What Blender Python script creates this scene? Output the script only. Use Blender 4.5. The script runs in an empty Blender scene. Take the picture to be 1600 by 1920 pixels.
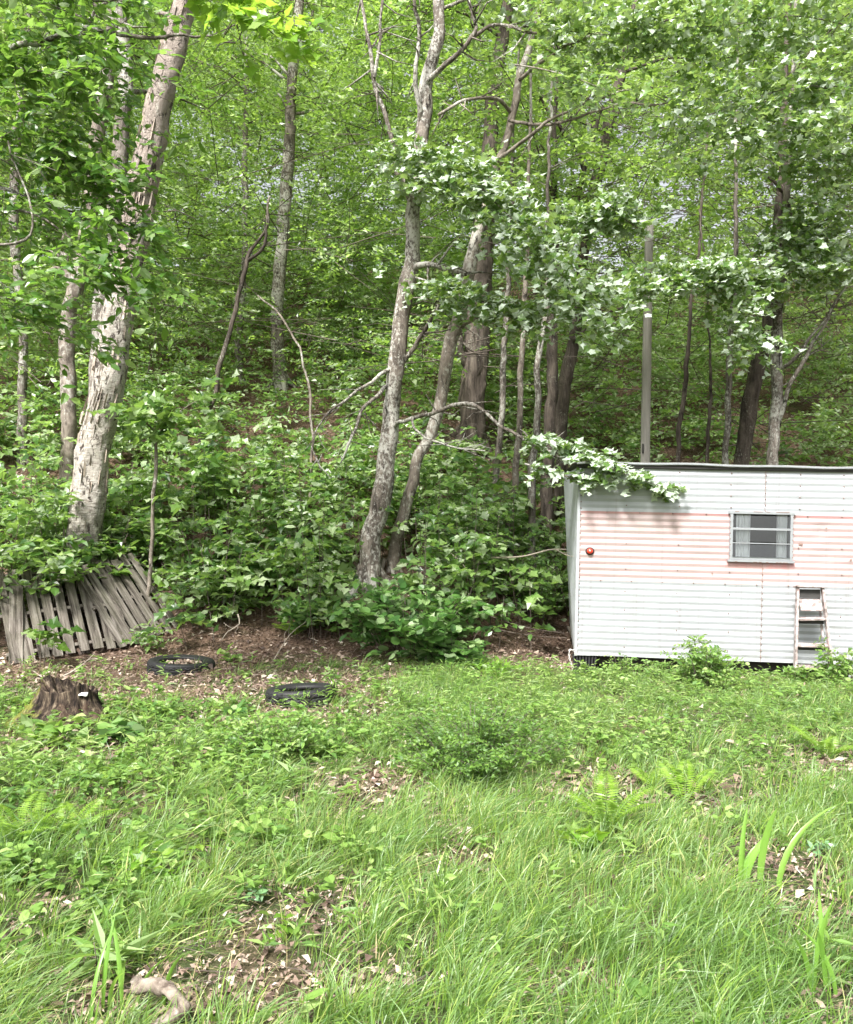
import bpy, math, random
import numpy as np
from mathutils import Matrix, Vector

rng = np.random.default_rng(11)
random.seed(5)
SC = bpy.context.scene
COL = SC.collection
F, CX, CY, EYE = 1604.0, 800.0, 960.0, 1.6      # measured focal length (px), principal point, eye height (m)

def P(px, py, Y):
    return np.array([(px - CX) / F * Y, Y, EYE - (py - CY) / F * Y])

def sm(a, b, x):
    t = np.clip((x - a) / (b - a), 0, 1)
    return t * t * (3 - 2 * t)

def _h(ix, iy, iz):
    s = np.sin(ix * 127.1 + iy * 311.7 + iz * 74.7) * 43758.5453
    return s - np.floor(s)

def vnoise(p):
    p = np.asarray(p, float)
    i = np.floor(p); f = p - i; f = f * f * (3 - 2 * f)
    x, y, z = i.T; u, v, w = f.T
    L = lambda a, b, t: a + (b - a) * t
    return L(L(L(_h(x, y, z), _h(x+1, y, z), u), L(_h(x, y+1, z), _h(x+1, y+1, z), u), v),
             L(L(_h(x, y, z+1), _h(x+1, y, z+1), u), L(_h(x, y+1, z+1), _h(x+1, y+1, z+1), u), v), w)

def n2(x, y, s, seed=0.0):
    x = np.asarray(x, float); y = np.asarray(y, float)
    return vnoise(np.stack([x * s + seed * 3.7, y * s + seed * 1.3, np.full_like(x, seed + .5)], -1))

def gz(x, y):
    x = np.asarray(x, float); y = np.asarray(y, float)
    foot = 9.4 + 2.0 * sm(.5, 2.2, x) + .5
    t = y - foot
    hill = .565 * .45 * np.log1p(np.exp(np.clip(t / .45, -30, 40)))
    cap = 10.6
    hill = np.where(hill > cap - 2, cap - 2 + 2 * (1 - np.exp(-(hill - cap + 2) / 2)), hill)
    hn = sm(0, 2.5, t)
    z = hill + hn * ((n2(x, y, .35, 1) - .5) * .7 + (n2(x, y, 1.1, 2) - .5) * .22)
    z = z + (1 - hn) * ((n2(x, y, .5, 3) - .5) * .10 + (n2(x, y, 2.2, 4) - .5) * .05)
    return z - .07 * sm(8.15, 8.6, y) * sm(1.25, 1.6, x) * (1 - sm(10.8, 11.4, y))

def g1(x, y):
    return float(gz(np.array([x]), np.array([y]))[0])

def nrmz(v):
    return v / np.maximum(np.linalg.norm(v, axis=-1, keepdims=True), 1e-9)

# ------------------------------------------------------------------ materials
def newmat(name):
    m = bpy.data.materials.new(name); m.use_nodes = True
    nt = m.node_tree; nt.nodes.clear()
    out = nt.nodes.new('ShaderNodeOutputMaterial')
    return m, nt, out

def N(nt, typ, ins=None, **kw):
    n = nt.nodes.new(typ)
    for k, v in kw.items(): setattr(n, k, v)
    for k, v in (ins or {}).items():
        if isinstance(v, bpy.types.NodeSocket): nt.links.new(v, n.inputs[k])
        else: n.inputs[k].default_value = v
    return n

def ramp(nt, fac, stops, mode='LINEAR'):
    r = nt.nodes.new('ShaderNodeValToRGB'); r.color_ramp.interpolation = mode
    e = r.color_ramp.elements
    while len(e) < len(stops): e.new(.5)
    for el, (p, c) in zip(e, stops):
        el.position = p; el.color = (c[0], c[1], c[2], 1) if not isinstance(c, (int, float)) else (c, c, c, 1)
    nt.links.new(fac, r.inputs[0]); return r.outputs[0]

def mixc(nt, fac, a, b, blend='MIX'):
    n = nt.nodes.new('ShaderNodeMix'); n.data_type = 'RGBA'; n.blend_type = blend
    for i, v in ((0, fac), (6, a), (7, b)):
        if isinstance(v, bpy.types.NodeSocket): nt.links.new(v, n.inputs[i])
        else: n.inputs[i].default_value = v if i == 0 else (v[0], v[1], v[2], 1)
    return n.outputs[2]

def noise(nt, co, scale, detail=4, rough=.6, stretch=None, dist=0):
    if stretch:
        mp = N(nt, 'ShaderNodeMapping', {'Vector': co, 'Scale': stretch}); co = mp.outputs[0]
    return N(nt, 'ShaderNodeTexNoise', {'Vector': co, 'Scale': scale, 'Detail': detail, 'Roughness': rough, 'Distortion': dist}).outputs[0]

def leafmat(name, cols, under, tcol, tr=.35, rough=.33, spec=.55):
    m, nt, out = newmat(name)
    a = N(nt, 'ShaderNodeAttribute', attribute_name='rnd')
    n = len(cols)
    top = ramp(nt, a.outputs['Fac'], [(i / max(1, n - 1), c) for i, c in enumerate(cols)])
    geo = N(nt, 'ShaderNodeNewGeometry')
    base = mixc(nt, geo.outputs['Backfacing'], top, under)
    tc = mixc(nt, .5, top, tcol)
    tcs = mixc(nt, 1.0, tc, (1.9, 1.9, 1.9), 'MULTIPLY')
    pr = N(nt, 'ShaderNodeBsdfPrincipled', {'Base Color': base, 'Roughness': rough, 'Specular IOR Level': spec})
    tl = N(nt, 'ShaderNodeBsdfTranslucent', {'Color': tcs})
    mx = N(nt, 'ShaderNodeMixShader', {0: tr, 1: pr.outputs[0], 2: tl.outputs[0]})
    nt.links.new(mx.outputs[0], out.inputs[0])
    return m

def simple(name, col, rough=.6, var=.25, scale=6, metal=0, spec=.5, bump=0, stretch=None):
    m, nt, out = newmat(name)
    co = N(nt, 'ShaderNodeTexCoord').outputs['Object']
    f = noise(nt, co, scale, 6, .65, stretch)
    c = ramp(nt, f, [(.25, [v * (1 - var) for v in col]), (.75, [min(1, v * (1 + var)) for v in col])])
    pr = N(nt, 'ShaderNodeBsdfPrincipled', {'Base Color': c, 'Roughness': rough, 'Metallic': metal, 'Specular IOR Level': spec})
    if bump:
        b = N(nt, 'ShaderNodeBump', {'Height': f, 'Strength': bump, 'Distance': .01}); nt.links.new(b.outputs[0], pr.inputs['Normal'])
    nt.links.new(pr.outputs[0], out.inputs[0])
    return m

def barkmat(name, dark, mid, light, spots=None, spot_amt=.55, vstretch=.25, scale=9, bump=.8):
    m, nt, out = newmat(name)
    co = N(nt, 'ShaderNodeTexCoord').outputs['Object']
    f = noise(nt, co, scale, 8, .7, (1, 1, vstretch), .6)
    c = ramp(nt, f, [(.36, dark), (.5, mid), (.64, light)])
    if spots:
        s1 = noise(nt, co, scale * 2.6, 4, .7, (1, 1, .7))
        s2 = noise(nt, co, 1.3, 3, .6)
        sf = N(nt, 'ShaderNodeMath', {0: s1, 1: s2}, operation='ADD').outputs[0]
        k = ramp(nt, sf, [(spot_amt * .95, 0.0), (spot_amt * 1.1, 1.0)]) if spot_amt * 1.1 < 1 else ramp(nt, N(nt, 'ShaderNodeMath', {0: sf, 1: .5}, operation='MULTIPLY').outputs[0], [(spot_amt * .5 - .02, 0.0), (spot_amt * .5 + .05, 1.0)])
        c = mixc(nt, k, c, spots)
    sc = ramp(nt, noise(nt, co, 4.2, 6, .72, (1, 1, .45), .8), [(.33, 1.0), (.39, 0.0)]); c = mixc(nt, sc, c, [v * .5 for v in dark])
    pr = N(nt, 'ShaderNodeBsdfPrincipled', {'Base Color': c, 'Roughness': .85, 'Specular IOR Level': .25})
    b = N(nt, 'ShaderNodeBump', {'Height': f, 'Strength': bump, 'Distance': .03}); nt.links.new(b.outputs[0], pr.inputs['Normal'])
    nt.links.new(pr.outputs[0], out.inputs[0])
    return m

M = {}
# foliage: base colours of real leaves; undersides paler
M['leaf_wood'] = leafmat('woodland leaf', [(.026, .065, .017), (.075, .155, .03), (.14, .245, .046), (.23, .33, .10), (.46, .53, .35)], (.28, .35, .22), (.30, .44, .05), .46)
M['leaf_under'] = leafmat('undergrowth leaf', [(.026, .066, .018), (.06, .135, .028), (.11, .20, .042), (.19, .29, .09), (.37, .45, .27)], (.24, .31, .18), (.22, .34, .04), .38)
M['leaf_maple'] = leafmat('maple leaf', [(.055, .115, .03), (.09, .17, .04), (.14, .23, .06)], (.46, .54, .44), (.28, .38, .06), .32)
M['leaf_birch'] = leafmat('birch leaf', [(.035, .085, .016), (.06, .14, .024), (.10, .19, .03), (.22, .31, .11)], (.20, .28, .12), (.18, .32, .03), .38)
M['leaf_bright'] = leafmat('bright leaf', [(.10, .22, .025), (.14, .27, .03), (.2, .32, .05)], (.22, .32, .10), (.32, .45, .04), .45)
M['leaf_round'] = leafmat('round leaf', [(.03, .085, .02), (.06, .14, .03), (.10, .20, .045), (.22, .31, .13)], (.18, .26, .12), (.12, .26, .04), .25, .38)
M['leaf_weed'] = leafmat('weed leaf', [(.055, .12, .03), (.11, .21, .045), (.17, .28, .06), (.27, .35, .13)], (.19, .27, .11), (.24, .36, .04), .33, .46, .4)
M['leaf_berry'] = leafmat('berry bush leaf', [(.05, .11, .022), (.095, .185, .03), (.15, .25, .05)], (.15, .24, .10), (.18, .30, .04), .32, .5, .35)
M['leaf_blue'] = leafmat('blue green leaf', [(.09, .20, .08), (.15, .28, .13), (.27, .38, .25)], (.22, .34, .22), (.2, .4, .2), .2)
M['fern'] = leafmat('fern frond', [(.12, .23, .03), (.17, .29, .038), (.22, .33, .055)], (.18, .3, .06), (.3, .45, .04), .4)
M['grass'] = leafmat('grass blade', [(.045, .105, .02), (.095, .19, .026), (.155, .255, .036), (.22, .31, .06), (.36, .37, .16)], (.13, .22, .07), (.24, .35, .08), .3, .4)
M['grass_dry'] = leafmat('dry blade', [(.25, .2, .1), (.4, .33, .18), (.5, .43, .27)], (.38, .3, .17), (.4, .32, .15), .2)
M['iris'] = leafmat('broad blade', [(.12, .26, .04), (.2, .36, .07)], (.16, .3, .06), (.3, .45, .05), .4)
M['litter'] = leafmat('dead leaf', [(.035, .022, .016), (.11, .07, .052), (.21, .148, .115), (.36, .285, .225), (.54, .475, .40)], (.18, .125, .095), (.2, .1, .05), .08, .7)
M['twig'] = simple('twig', (.10, .08, .065), .85, .4, 30)
M['twig_green'] = simple('green stem', (.10, .14, .05), .7, .3, 30)
M['twig_pale'] = simple('pale twig', (.30, .26, .21), .85, .35, 20)
M['bark_maple'] = barkmat('lichen bark', (.025, .02, .016), (.125, .105, .088), (.23, .20, .17), (.42, .41, .37), 1.0, .3, 12, 1)
M['bark_grey'] = barkmat('grey bark', (.03, .025, .02), (.13, .112, .095), (.24, .21, .185), (.36, .36, .32), 1.04, .3, 12, 1)
M['bark_smooth'] = barkmat('smooth bark', (.05, .04, .033), (.165, .14, .115), (.25, .215, .18), (.36, .35, .31), 1.08, .5, 9, .6)
M['bark_dark'] = barkmat('dark bark', (.025, .02, .016), (.075, .06, .05), (.14, .115, .095), (.25, .25, .20), 1.16, .15, 14, 1)

def birchmat():
    m, nt, out = newmat('birch bark')
    co = N(nt, 'ShaderNodeTexCoord').outputs['Object']
    z = N(nt, 'ShaderNodeSeparateXYZ', {0: co}).outputs[2]
    lent = noise(nt, co, 11, 6, .7, (1, 1, 7))
    c = ramp(nt, lent, [(.34, (.15, .125, .105)), (.43, (.40, .36, .31)), (.58, (.55, .52, .465)), (.75, (.62, .60, .55))])
    big = noise(nt, co, 3.4, 7, .7, (1, 1, .7), 1.2)
    hf = N(nt, 'ShaderNodeMapRange', {0: z, 1: 2.2, 2: 5.2, 3: -.10, 4: .16}).outputs[0]
    pf = N(nt, 'ShaderNodeMath', {0: big, 1: hf}, operation='ADD').outputs[0]
    c = mixc(nt, ramp(nt, pf, [(.52, 0.0), (.60, .85)]), c, (.31, .255, .22))
    cr = noise(nt, co, 11, 8, .75, (1, 1, .5), 1.2)
    k = ramp(nt, cr, [(.415, 1.0), (.46, 0.0)])
    low = N(nt, 'ShaderNodeMapRange', {0: z, 1: .9, 2: 1.7, 3: .75, 4: .0}).outputs[0]
    k2 = ramp(nt, noise(nt, co, 9, 6, .7), [(.42, 0.0), (.52, 1.0)])
    kk = N(nt, 'ShaderNodeMath', {0: k2, 1: low}, operation='MULTIPLY').outputs[0]
    kx = N(nt, 'ShaderNodeMath', {0: k, 1: kk}, operation='MAXIMUM').outputs[0]
    c = mixc(nt, kx, c, (.055, .042, .035))
    pr = N(nt, 'ShaderNodeBsdfPrincipled', {'Base Color': c, 'Roughness': .7, 'Specular IOR Level': .3})
    hh = N(nt, 'ShaderNodeMath', {0: big, 1: cr}, operation='ADD').outputs[0]
    b = N(nt, 'ShaderNodeBump', {'Height': hh, 'Strength': 1, 'Distance': .07}); nt.links.new(b.outputs[0], pr.inputs['Normal'])
    nt.links.new(pr.outputs[0], out.inputs[0])
    return m
M['birch'] = birchmat()

def groundmat():
    m, nt, out = newmat('forest soil')
    co = N(nt, 'ShaderNodeTexCoord').outputs['Object']
    a = noise(nt, co, 28, 8, .75)
    c = ramp(nt, a, [(.3, (.03, .02, .014)), (.46, (.12, .078, .054)), (.6, (.24, .165, .12)), (.76, (.42, .33, .25))])
    b = noise(nt, co, 1.1, 4, .6)
    green = ramp(nt, noise(nt, co, 40, 6, .7), [(.3, (.03, .06, .015)), (.7, (.11, .17, .05))])
    y = N(nt, 'ShaderNodeSeparateXYZ', {0: co}).outputs[1]
    yf = N(nt, 'ShaderNodeMapRange', {0: y, 1: 6.5, 2: 9.5, 3: .10, 4: -.12}).outputs[0]
    k = ramp(nt, N(nt, 'ShaderNodeMath', {0: b, 1: yf}, operation='ADD').outputs[0], [(.45, 0.0), (.62, .8)])
    c = mixc(nt, k, c, green)
    pr = N(nt, 'ShaderNodeBsdfPrincipled', {'Base Color': c, 'Roughness': .95, 'Specular IOR Level': .2})
    bp = N(nt, 'ShaderNodeBump', {'Height': a, 'Strength': 1, 'Distance': .05}); nt.links.new(bp.outputs[0], pr.inputs['Normal'])
    nt.links.new(pr.outputs[0], out.inputs[0])
    return m
M['soil'] = groundmat()

# ------------------------------------------------------------------ geometry collector
class Geo:
    def __init__(s): s.v = []; s.t = []; s.r = []; s.m = []; s.sm = []; s.n = 0
    def add(s, v, t, r=.5, mat=0, smooth=False):
        v = np.asarray(v, float).reshape(-1, 3); t = np.asarray(t, int).reshape(-1, 3)
        s.v.append(v); s.t.append(t + s.n); s.n += len(v)
        s.r.append(np.full(len(v), r) if np.isscalar(r) else np.asarray(r, float))
        s.m.append(np.full(len(t), mat, int)); s.sm.append(np.full(len(t), smooth, bool))
    def build(s, name, mats, parent=None, origin=(0, 0, 0)):
        v = np.concatenate(s.v) - np.asarray(origin, float); t = np.concatenate(s.t); r = np.concatenate(s.r)
        me = bpy.data.meshes.new(name)
        me.vertices.add(len(v)); me.vertices.foreach_set('co', v.astype(np.float32).ravel())
        me.loops.add(len(t) * 3); me.loops.foreach_set('vertex_index', t.astype(np.int32).ravel())
        me.polygons.add(len(t)); me.polygons.foreach_set('loop_start', np.arange(0, len(t) * 3, 3, dtype=np.int32))
        mats = mats if isinstance(mats, (list, tuple)) else [mats]
        for k in mats: me.materials.append(k)
        me.polygons.foreach_set('material_index', np.concatenate(s.m).astype(np.int32))
        me.polygons.foreach_set('use_smooth', np.concatenate(s.sm))
        at = me.attributes.new('rnd', 'FLOAT', 'POINT'); at.data.foreach_set('value', r.astype(np.float32))
        me.update(calc_edges=True); me.validate()
        o = bpy.data.objects.new(name, me); COL.objects.link(o)
        if parent: o.parent = parent
        else: o.location = origin
        return o

def tag(o, label=None, cat=None, group=None, kind=None):
    if label: o['label'] = label
    if cat: o['category'] = cat
    if group: o['group'] = group
    if kind: o['kind'] = kind
    return o

def thing(name, label, cat, loc, rot=(0, 0, 0), group=None):
    o = bpy.data.objects.new(name, None); COL.objects.link(o)
    o.location = tuple(loc); o.rotation_euler = rot; o.empty_display_size = .2
    return tag(o, label, cat, group)

def catmull(pts, step):
    pts = np.asarray(pts, float); n = len(pts)
    if n < 3: 
        L = np.linalg.norm(pts[1, :3] - pts[0, :3]); k = max(2, int(L / step) + 1)
        return pts[0] + (pts[1] - pts[0]) * np.linspace(0, 1, k)[:, None]
    e = np.vstack([2 * pts[0] - pts[1], pts, 2 * pts[-1] - pts[-2]]); out = []
    for i in range(n - 1):
        p0, p1, p2, p3 = e[i:i + 4]; k = max(1, int(np.linalg.norm(p2[:3] - p1[:3]) / step))
        t = np.linspace(0, 1, k, endpoint=False)[:, None]
        out.append(.5 * (2 * p1 + (p2 - p0) * t + (2 * p0 - 5 * p1 + 4 * p2 - p3) * t ** 2 + (3 * p1 - p0 - 3 * p2 + p3) * t ** 3))
    return np.vstack(out + [pts[-1:]])

def tube(geo, path, rad, sides=8, step=None, rough=0., freq=8., mat=0, r=.5, cap=True, wob=0.):
    path = np.asarray(path, float); rad = np.asarray(rad, float)
    if rad.ndim == 0: rad = np.full(len(path), float(rad))
    pr = np.column_stack([path, rad])
    if step: pr = catmull(pr, step)
    if wob: pr[1:, :3] += (np.stack([vnoise(pr[1:, :3] * 3.1 + k * 9.7) for k in range(3)], -1) - .5) * wob + (np.stack([vnoise(pr[1:, :3] * 9.3 + k * 5.1) for k in range(3)], -1) - .5) * wob * .45
    p = pr[:, :3]; rd = np.maximum(pr[:, 3], .0008); n = len(p)
    tg = nrmz(np.gradient(p, axis=0))
    ref = np.array([0., 1, 0]) if abs(tg[0][1]) < .9 else np.array([1., 0, 0])
    u = nrmz(np.cross(np.tile(ref, (n, 1)), tg)); w = np.cross(tg, u)
    a = np.linspace(0, 2 * math.pi, sides, endpoint=False)
    v = p[:, None] + rd[:, None, None] * (np.cos(a)[None, :, None] * u[:, None] + np.sin(a)[None, :, None] * w[:, None])
    if rough:
        q = v.reshape(-1, 3)
        d = (vnoise(q * np.array([freq, freq, freq * .35])) - .5) + .6 * (vnoise(q * freq * 2.3) - .5)
        v = p[:, None] + (v - p[:, None]) * (1 + rough * d.reshape(n, sides, 1))
    v = v.reshape(-1, 3)
    i = np.arange(n - 1)[:, None] * sides; j = np.arange(sides)[None]; j2 = (j + 1) % sides
    A, B, C, D = i + j, i + j2, i + sides + j2, i + sides + j
    t = np.concatenate([np.stack([A, B, C], -1).reshape(-1, 3), np.stack([A, C, D], -1).reshape(-1, 3)])
    if cap:
        v = np.vstack([v, p[:1], p[-1:]]); k = n * sides; jj = np.arange(sides)
        t = np.vstack([t, np.stack([np.full(sides, k), (jj + 1) % sides, jj], -1),
                       np.stack([np.full(sides, k + 1), (n - 1) * sides + jj, (n - 1) * sides + (jj + 1) % sides], -1)])
    geo.add(v, t, r, mat, True)

def twigs(geo, a, b, r0, mat=1, r=.5):
    """many straight three-sided twigs from a[i] to b[i]"""
    n = len(a)
    if not n: return
    d = nrmz(b - a); u = nrmz(np.cross(d, rng.normal(size=(n, 3)))); w = np.cross(d, u)
    vs = []
    for k in range(3):
        c, s = math.cos(k * 2.094), math.sin(k * 2.094); o = (u * c + w * s)
        vs += [a + o * r0, b + o * r0 * .45]
    v = np.stack(vs, 1).reshape(-1, 3)
    tt = np.array([(0, 2, 3), (0, 3, 1), (2, 4, 5), (2, 5, 3), (4, 0, 1), (4, 1, 5)])
    geo.add(v, (np.arange(n)[:, None, None] * 6 + tt).reshape(-1, 3), r, mat, True)

def box(geo, lo, hi, mat=0, mtx=None, r=.5):
    x0, y0, z0 = lo; x1, y1, z1 = hi
    v = np.array([(x, y, z) for x in (x0, x1) for y in (y0, y1) for z in (z0, z1)])
    if mtx is not None: v = (np.array(mtx)[:3, :3] @ v.T).T + np.array(mtx)[:3, 3]
    q = [(0, 1, 3, 2), (4, 6, 7, 5), (0, 4, 5, 1), (2, 3, 7, 6), (0, 2, 6, 4), (1, 5, 7, 3)]
    t = [x for a, b, c, d in q for x in ((a, b, c), (a, c, d))]
    geo.add(v, t, r, mat)

def bar(geo, a, b, w, d, mat=0, up=(0, 1, 0)):
    a = np.asarray(a, float); b = np.asarray(b, float); z = (b - a); L = np.linalg.norm(z); z = z / L
    x = np.cross(np.asarray(up, float), z); x /= np.linalg.norm(x); y = np.cross(z, x)
    m = np.eye(4); m[:3, 0] = x; m[:3, 1] = y; m[:3, 2] = z; m[:3, 3] = a
    box(geo, (-w / 2, -d / 2, 0), (w / 2, d / 2, L), mat, m)

def bevel(o, w=.003, seg=2):
    b = o.modifiers.new('bevel', 'BEVEL'); b.width = w; b.segments = seg; b.limit_method = 'ANGLE'; b.angle_limit = .7
    return o

# ---- leaf templates: x along the leaf, y across, z = upper side
T_DIA = (np.array([(0, 0, 0), (.45, .30, .07), (1, 0, -.06), (.45, -.30, .07)]), np.array([(0, 2, 1), (0, 3, 2)]))
T_OVAL = (np.array([(0, 0, 0), (.3, .25, .06), (.68, .22, .04), (1, 0, -.10), (.68, -.22, .04), (.3, -.25, .06), (.5, 0, -.0)]),
          np.array([(0, 6, 1), (1, 6, 2), (2, 6, 3), (3, 6, 4), (4, 6, 5), (5, 6, 0)]))
T_ROUND = (np.array([(0, 0, 0), (.05, .28, .05), (.4, .46, .06), (.78, .34, .02), (1, 0, -.06), (.78, -.34, .02), (.4, -.46, .06), (.05, -.28, .05), (.45, 0, -.02)]),
           np.array([(i, 8, (i + 1) % 8) for i in range(8)]))
T_MAPLE = (np.array([(.06, 0, 0), (-.06, .24, .03), (.19, .31, .01), (.44, .55, .06), (.60, .28, 0), (1.0, 0, -.14), (.60, -.28, 0), (.44, -.55, .06), (.19, -.31, .01), (-.06, -.24, .03), (.36, 0, -.04)]),
           np.array([(i, 10, (i + 1) % 10) for i in range(10)]))
T_NARROW = (np.array([(0, 0, 0), (.4, .11, .03), (1, 0, -.06), (.4, -.11, .03)]), np.array([(0, 2, 1), (0, 3, 2)]))
T_CURL = (np.array([(0, -.05, 0), (.0, .05, .0), (.45, .28, .16), (.5, -.28, .14), (1, .02, .06)]), np.array([(0, 3, 1), (1, 3, 2), (2, 3, 4)]))

def leaves(geo, tmpl, pos, d, nrm, size, rnd=None, mat=0, wid=None):
    n = len(pos)
    if not n: return
    x = nrmz(d); y = nrmz(np.cross(nrm, x)); z = np.cross(x, y)
    tv, tt = tmpl; size = np.broadcast_to(np.asarray(size, float), (n,))
    curl = rng.uniform(.2, 2.6, n)[:, None, None]
    wd = rng.uniform(.78, 1.15, n) if wid is None else np.broadcast_to(wid, (n,))
    v = pos[:, None] + size[:, None, None] * (tv[None, :, :1] * x[:, None] + tv[None, :, 1:2] * y[:, None] * wd[:, None, None] + tv[None, :, 2:] * z[:, None] * curl)
    rnd = rng.random(n) if rnd is None else rnd
    geo.add(v.reshape(-1, 3), (np.arange(n)[:, None, None] * len(tv) + tt).reshape(-1, 3), np.repeat(np.clip(rnd, 0, 1), len(tv)), mat, False)

WIND = np.array([.55, -.1, .05])
def sprays(geo, tmpl, org, d, L, nl, size, droop=.15, flip=.1, jit=.45, tw=.0, rbias=0., wind=.35, mat=0, tmat=1, up=(0, 0, 1)):
    """leafy twigs: alternate leaves along a twig"""
    n = len(org)
    if not n: return
    d = nrmz(d); L = np.broadcast_to(L, (n,)); size = np.broadcast_to(size, (n,))
    t = (np.arange(nl) + .6) / nl
    side = nrmz(np.cross(d, np.array([0, 0, 1.]) + rng.normal(scale=.25, size=(n, 3))))
    tipdrop = np.array([0, 0, -1.]) * (droop * L)[:, None]
    base = org[:, None] + d[:, None] * (L[:, None] * t)[..., None] + tipdrop[:, None] * (t ** 2)[None, :, None]
    sg = np.where(np.arange(nl) % 2 == 0, 1., -1.)[None, :, None]
    ld = d[:, None] * .55 + side[:, None] * sg * .9 + WIND * wind + rng.normal(scale=.3, size=(n, nl, 3)) + np.array([0, 0, -droop * .8])
    nm = np.asarray(up, float) + rng.normal(scale=jit, size=(n, nl, 3))
    fl = rng.random((n, nl)) < flip
    nm = np.where(fl[..., None], -nm, nm)
    sz = size[:, None] * rng.uniform(.6, 1.15, (n, nl))
    sr = rng.normal(scale=.16, size=(n, 1))
    rr = rng.beta(1.6, 2.0, size=(n, nl)) + sr + rbias
    leaves(geo, tmpl, base.reshape(-1, 3) , ld.reshape(-1, 3), nm.reshape(-1, 3), sz.ravel(), rr.ravel(), mat)
    if tw: twigs(geo, org, org + d * L[:, None] + tipdrop, tw, tmat)

# ------------------------------------------------------------------ camera, sky, sun
cam = bpy.data.cameras.new('camera'); co = bpy.data.objects.new('camera', cam); COL.objects.link(co)
co.location = (0, 0, EYE); co.rotation_euler = (math.radians(90), 0, 0)
cam.sensor_fit = 'HORIZONTAL'; cam.sensor_width = 36; cam.lens = 36 * F / 1600; cam.clip_start = .05; cam.clip_end = 500
SC.camera = co
SUN_EL, SUN_AZ = math.radians(51), math.radians(203)      # azimuth clockwise from +Y: behind the camera, to its left
w = bpy.data.worlds.new('World'); SC.world = w; w.use_nodes = True
bg = w.node_tree.nodes['Background']
sky = w.node_tree.nodes.new('ShaderNodeTexSky'); sky.sky_type = 'NISHITA'; sky.sun_disc = False
sky.sun_elevation = SUN_EL; sky.sun_rotation = SUN_AZ; sky.dust_density = 6; sky.air_density = 1.0; sky.ozone_density = .6
hs = N(w.node_tree, 'ShaderNodeHueSaturation', {'Saturation': .22, 'Color': sky.outputs[0]})      # thin veil of cloud
w.node_tree.links.new(hs.outputs[0], bg.inputs[0]); bg.inputs[1].default_value = .12
sl = bpy.data.lights.new('sun', 'SUN'); so = bpy.data.objects.new('sun', sl); COL.objects.link(so)
sl.energy = 3.8; sl.angle = math.radians(12); sl.color = (1, .965, .92)
sd = Vector((math.sin(SUN_AZ) * math.cos(SUN_EL), math.cos(SUN_AZ) * math.cos(SUN_EL), math.sin(SUN_EL)))
so.rotation_euler = sd.to_track_quat('Z', 'Y').to_euler(); so.location = (0, 0, 30)
SC.view_settings.view_transform = 'Standard'; SC.view_settings.look = 'None'; SC.view_settings.gamma = 1
SC.view_settings.exposure = 1.38
SC.render.engine = 'CYCLES'
c = SC.cycles; c.max_bounces = 6; c.diffuse_bounces = 3; c.glossy_bounces = 2; c.transmission_bounces = 4; c.transparent_max_bounces = 6
c.use_denoising = True; c.denoiser = 'OPENIMAGEDENOISE'; c.denoising_prefilter = 'ACCURATE'; c.caustics_reflective = False; c.caustics_refractive = False
c.sample_clamp_indirect = 6

# ------------------------------------------------------------------ ground
def ground():
    xs = np.concatenate([np.linspace(-70, -16, 24, endpoint=False), np.linspace(-16, -6, 60, endpoint=False), np.linspace(-6, 6, 200, endpoint=False), np.linspace(6, 16, 60, endpoint=False), np.linspace(16, 70, 25)])
    ys = np.concatenate([np.linspace(-25, 1, 20, endpoint=False), np.linspace(1, 13, 220, endpoint=False), np.linspace(13, 34, 120, endpoint=False), np.linspace(34, 110, 30)])
    X, Y = np.meshgrid(xs, ys); Z = gz(X.ravel(), Y.ravel())
    v = np.stack([X.ravel(), Y.ravel(), Z], -1); nx = len(xs)
    i = np.arange(len(ys) - 1)[:, None] * nx + np.arange(nx - 1)[None]
    t = np.concatenate([np.stack([i, i + 1, i + nx + 1], -1).reshape(-1, 3), np.stack([i, i + nx + 1, i + nx], -1).reshape(-1, 3)])
    g = Geo(); g.add(v, t, .5, 0, True)
    tag(g.build('ground', M['soil']), kind='structure')
ground()

def in_trailer(x, y, m=0.):
    return (x > 1.5 - m) & (y > 8.82 - .1 * (x - 1.5) - m) & (y < 11.1)

# ------------------------------------------------------------------ trees
TRUNKS = []      # paths of the trunks the photo shows clear of leaves: (pixel path, depth)

def to_base(path):
    """carry the path down its own slant to the ground"""
    p = np.asarray(path, float); a, b = p[0], p[1]
    d = (a - b); d[1] *= .3; d[0] *= .7; d = d / max(1e-6, abs(d[2])) * .1
    q = a.copy()
    for _ in range(80):
        if q[2] < g1(q[0], q[1]) - .06: break
        q = q + np.array([d[0], d[1], -.1])
    return np.vstack([q, p]) if np.linalg.norm(q - a) > .05 else p

def rot_z(v, a):
    c, s = np.cos(a), np.sin(a)
    return np.stack([v[..., 0] * c - v[..., 1] * s, v[..., 0] * s + v[..., 1] * c, v[..., 2]], -1)

def along(path, t):
    path = np.asarray(path, float)
    s = np.r_[0, np.cumsum(np.linalg.norm(np.diff(path, axis=0), axis=1))]; s /= s[-1]
    pos = np.stack([np.interp(t, s, path[:, k]) for k in range(path.shape[1])], -1)
    return pos

def limb_sprays(crown, path, n, tmpl, size, L=.5, nl=8, start=.2, spread=.25, **kw):
    path = catmull(np.asarray(path, float), .1)
    t = rng.uniform(start, 1, n); o = along(path, t); o2 = along(path, np.minimum(1, t + .03)) 
    o1 = along(path, np.maximum(0, t - .03)); tg = nrmz(o2 - o1 + 1e-6)
    d = tg * .6 + rng.normal(scale=.75, size=(n, 3)) * np.array([1, 1, .35])
    o = o + rng.normal(scale=spread, size=(n, 3)) * np.array([1, 1, .45])
    sprays(crown, tmpl, o, d, rng.uniform(.6, 1.2, n) * L, nl, size, **kw)

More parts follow.
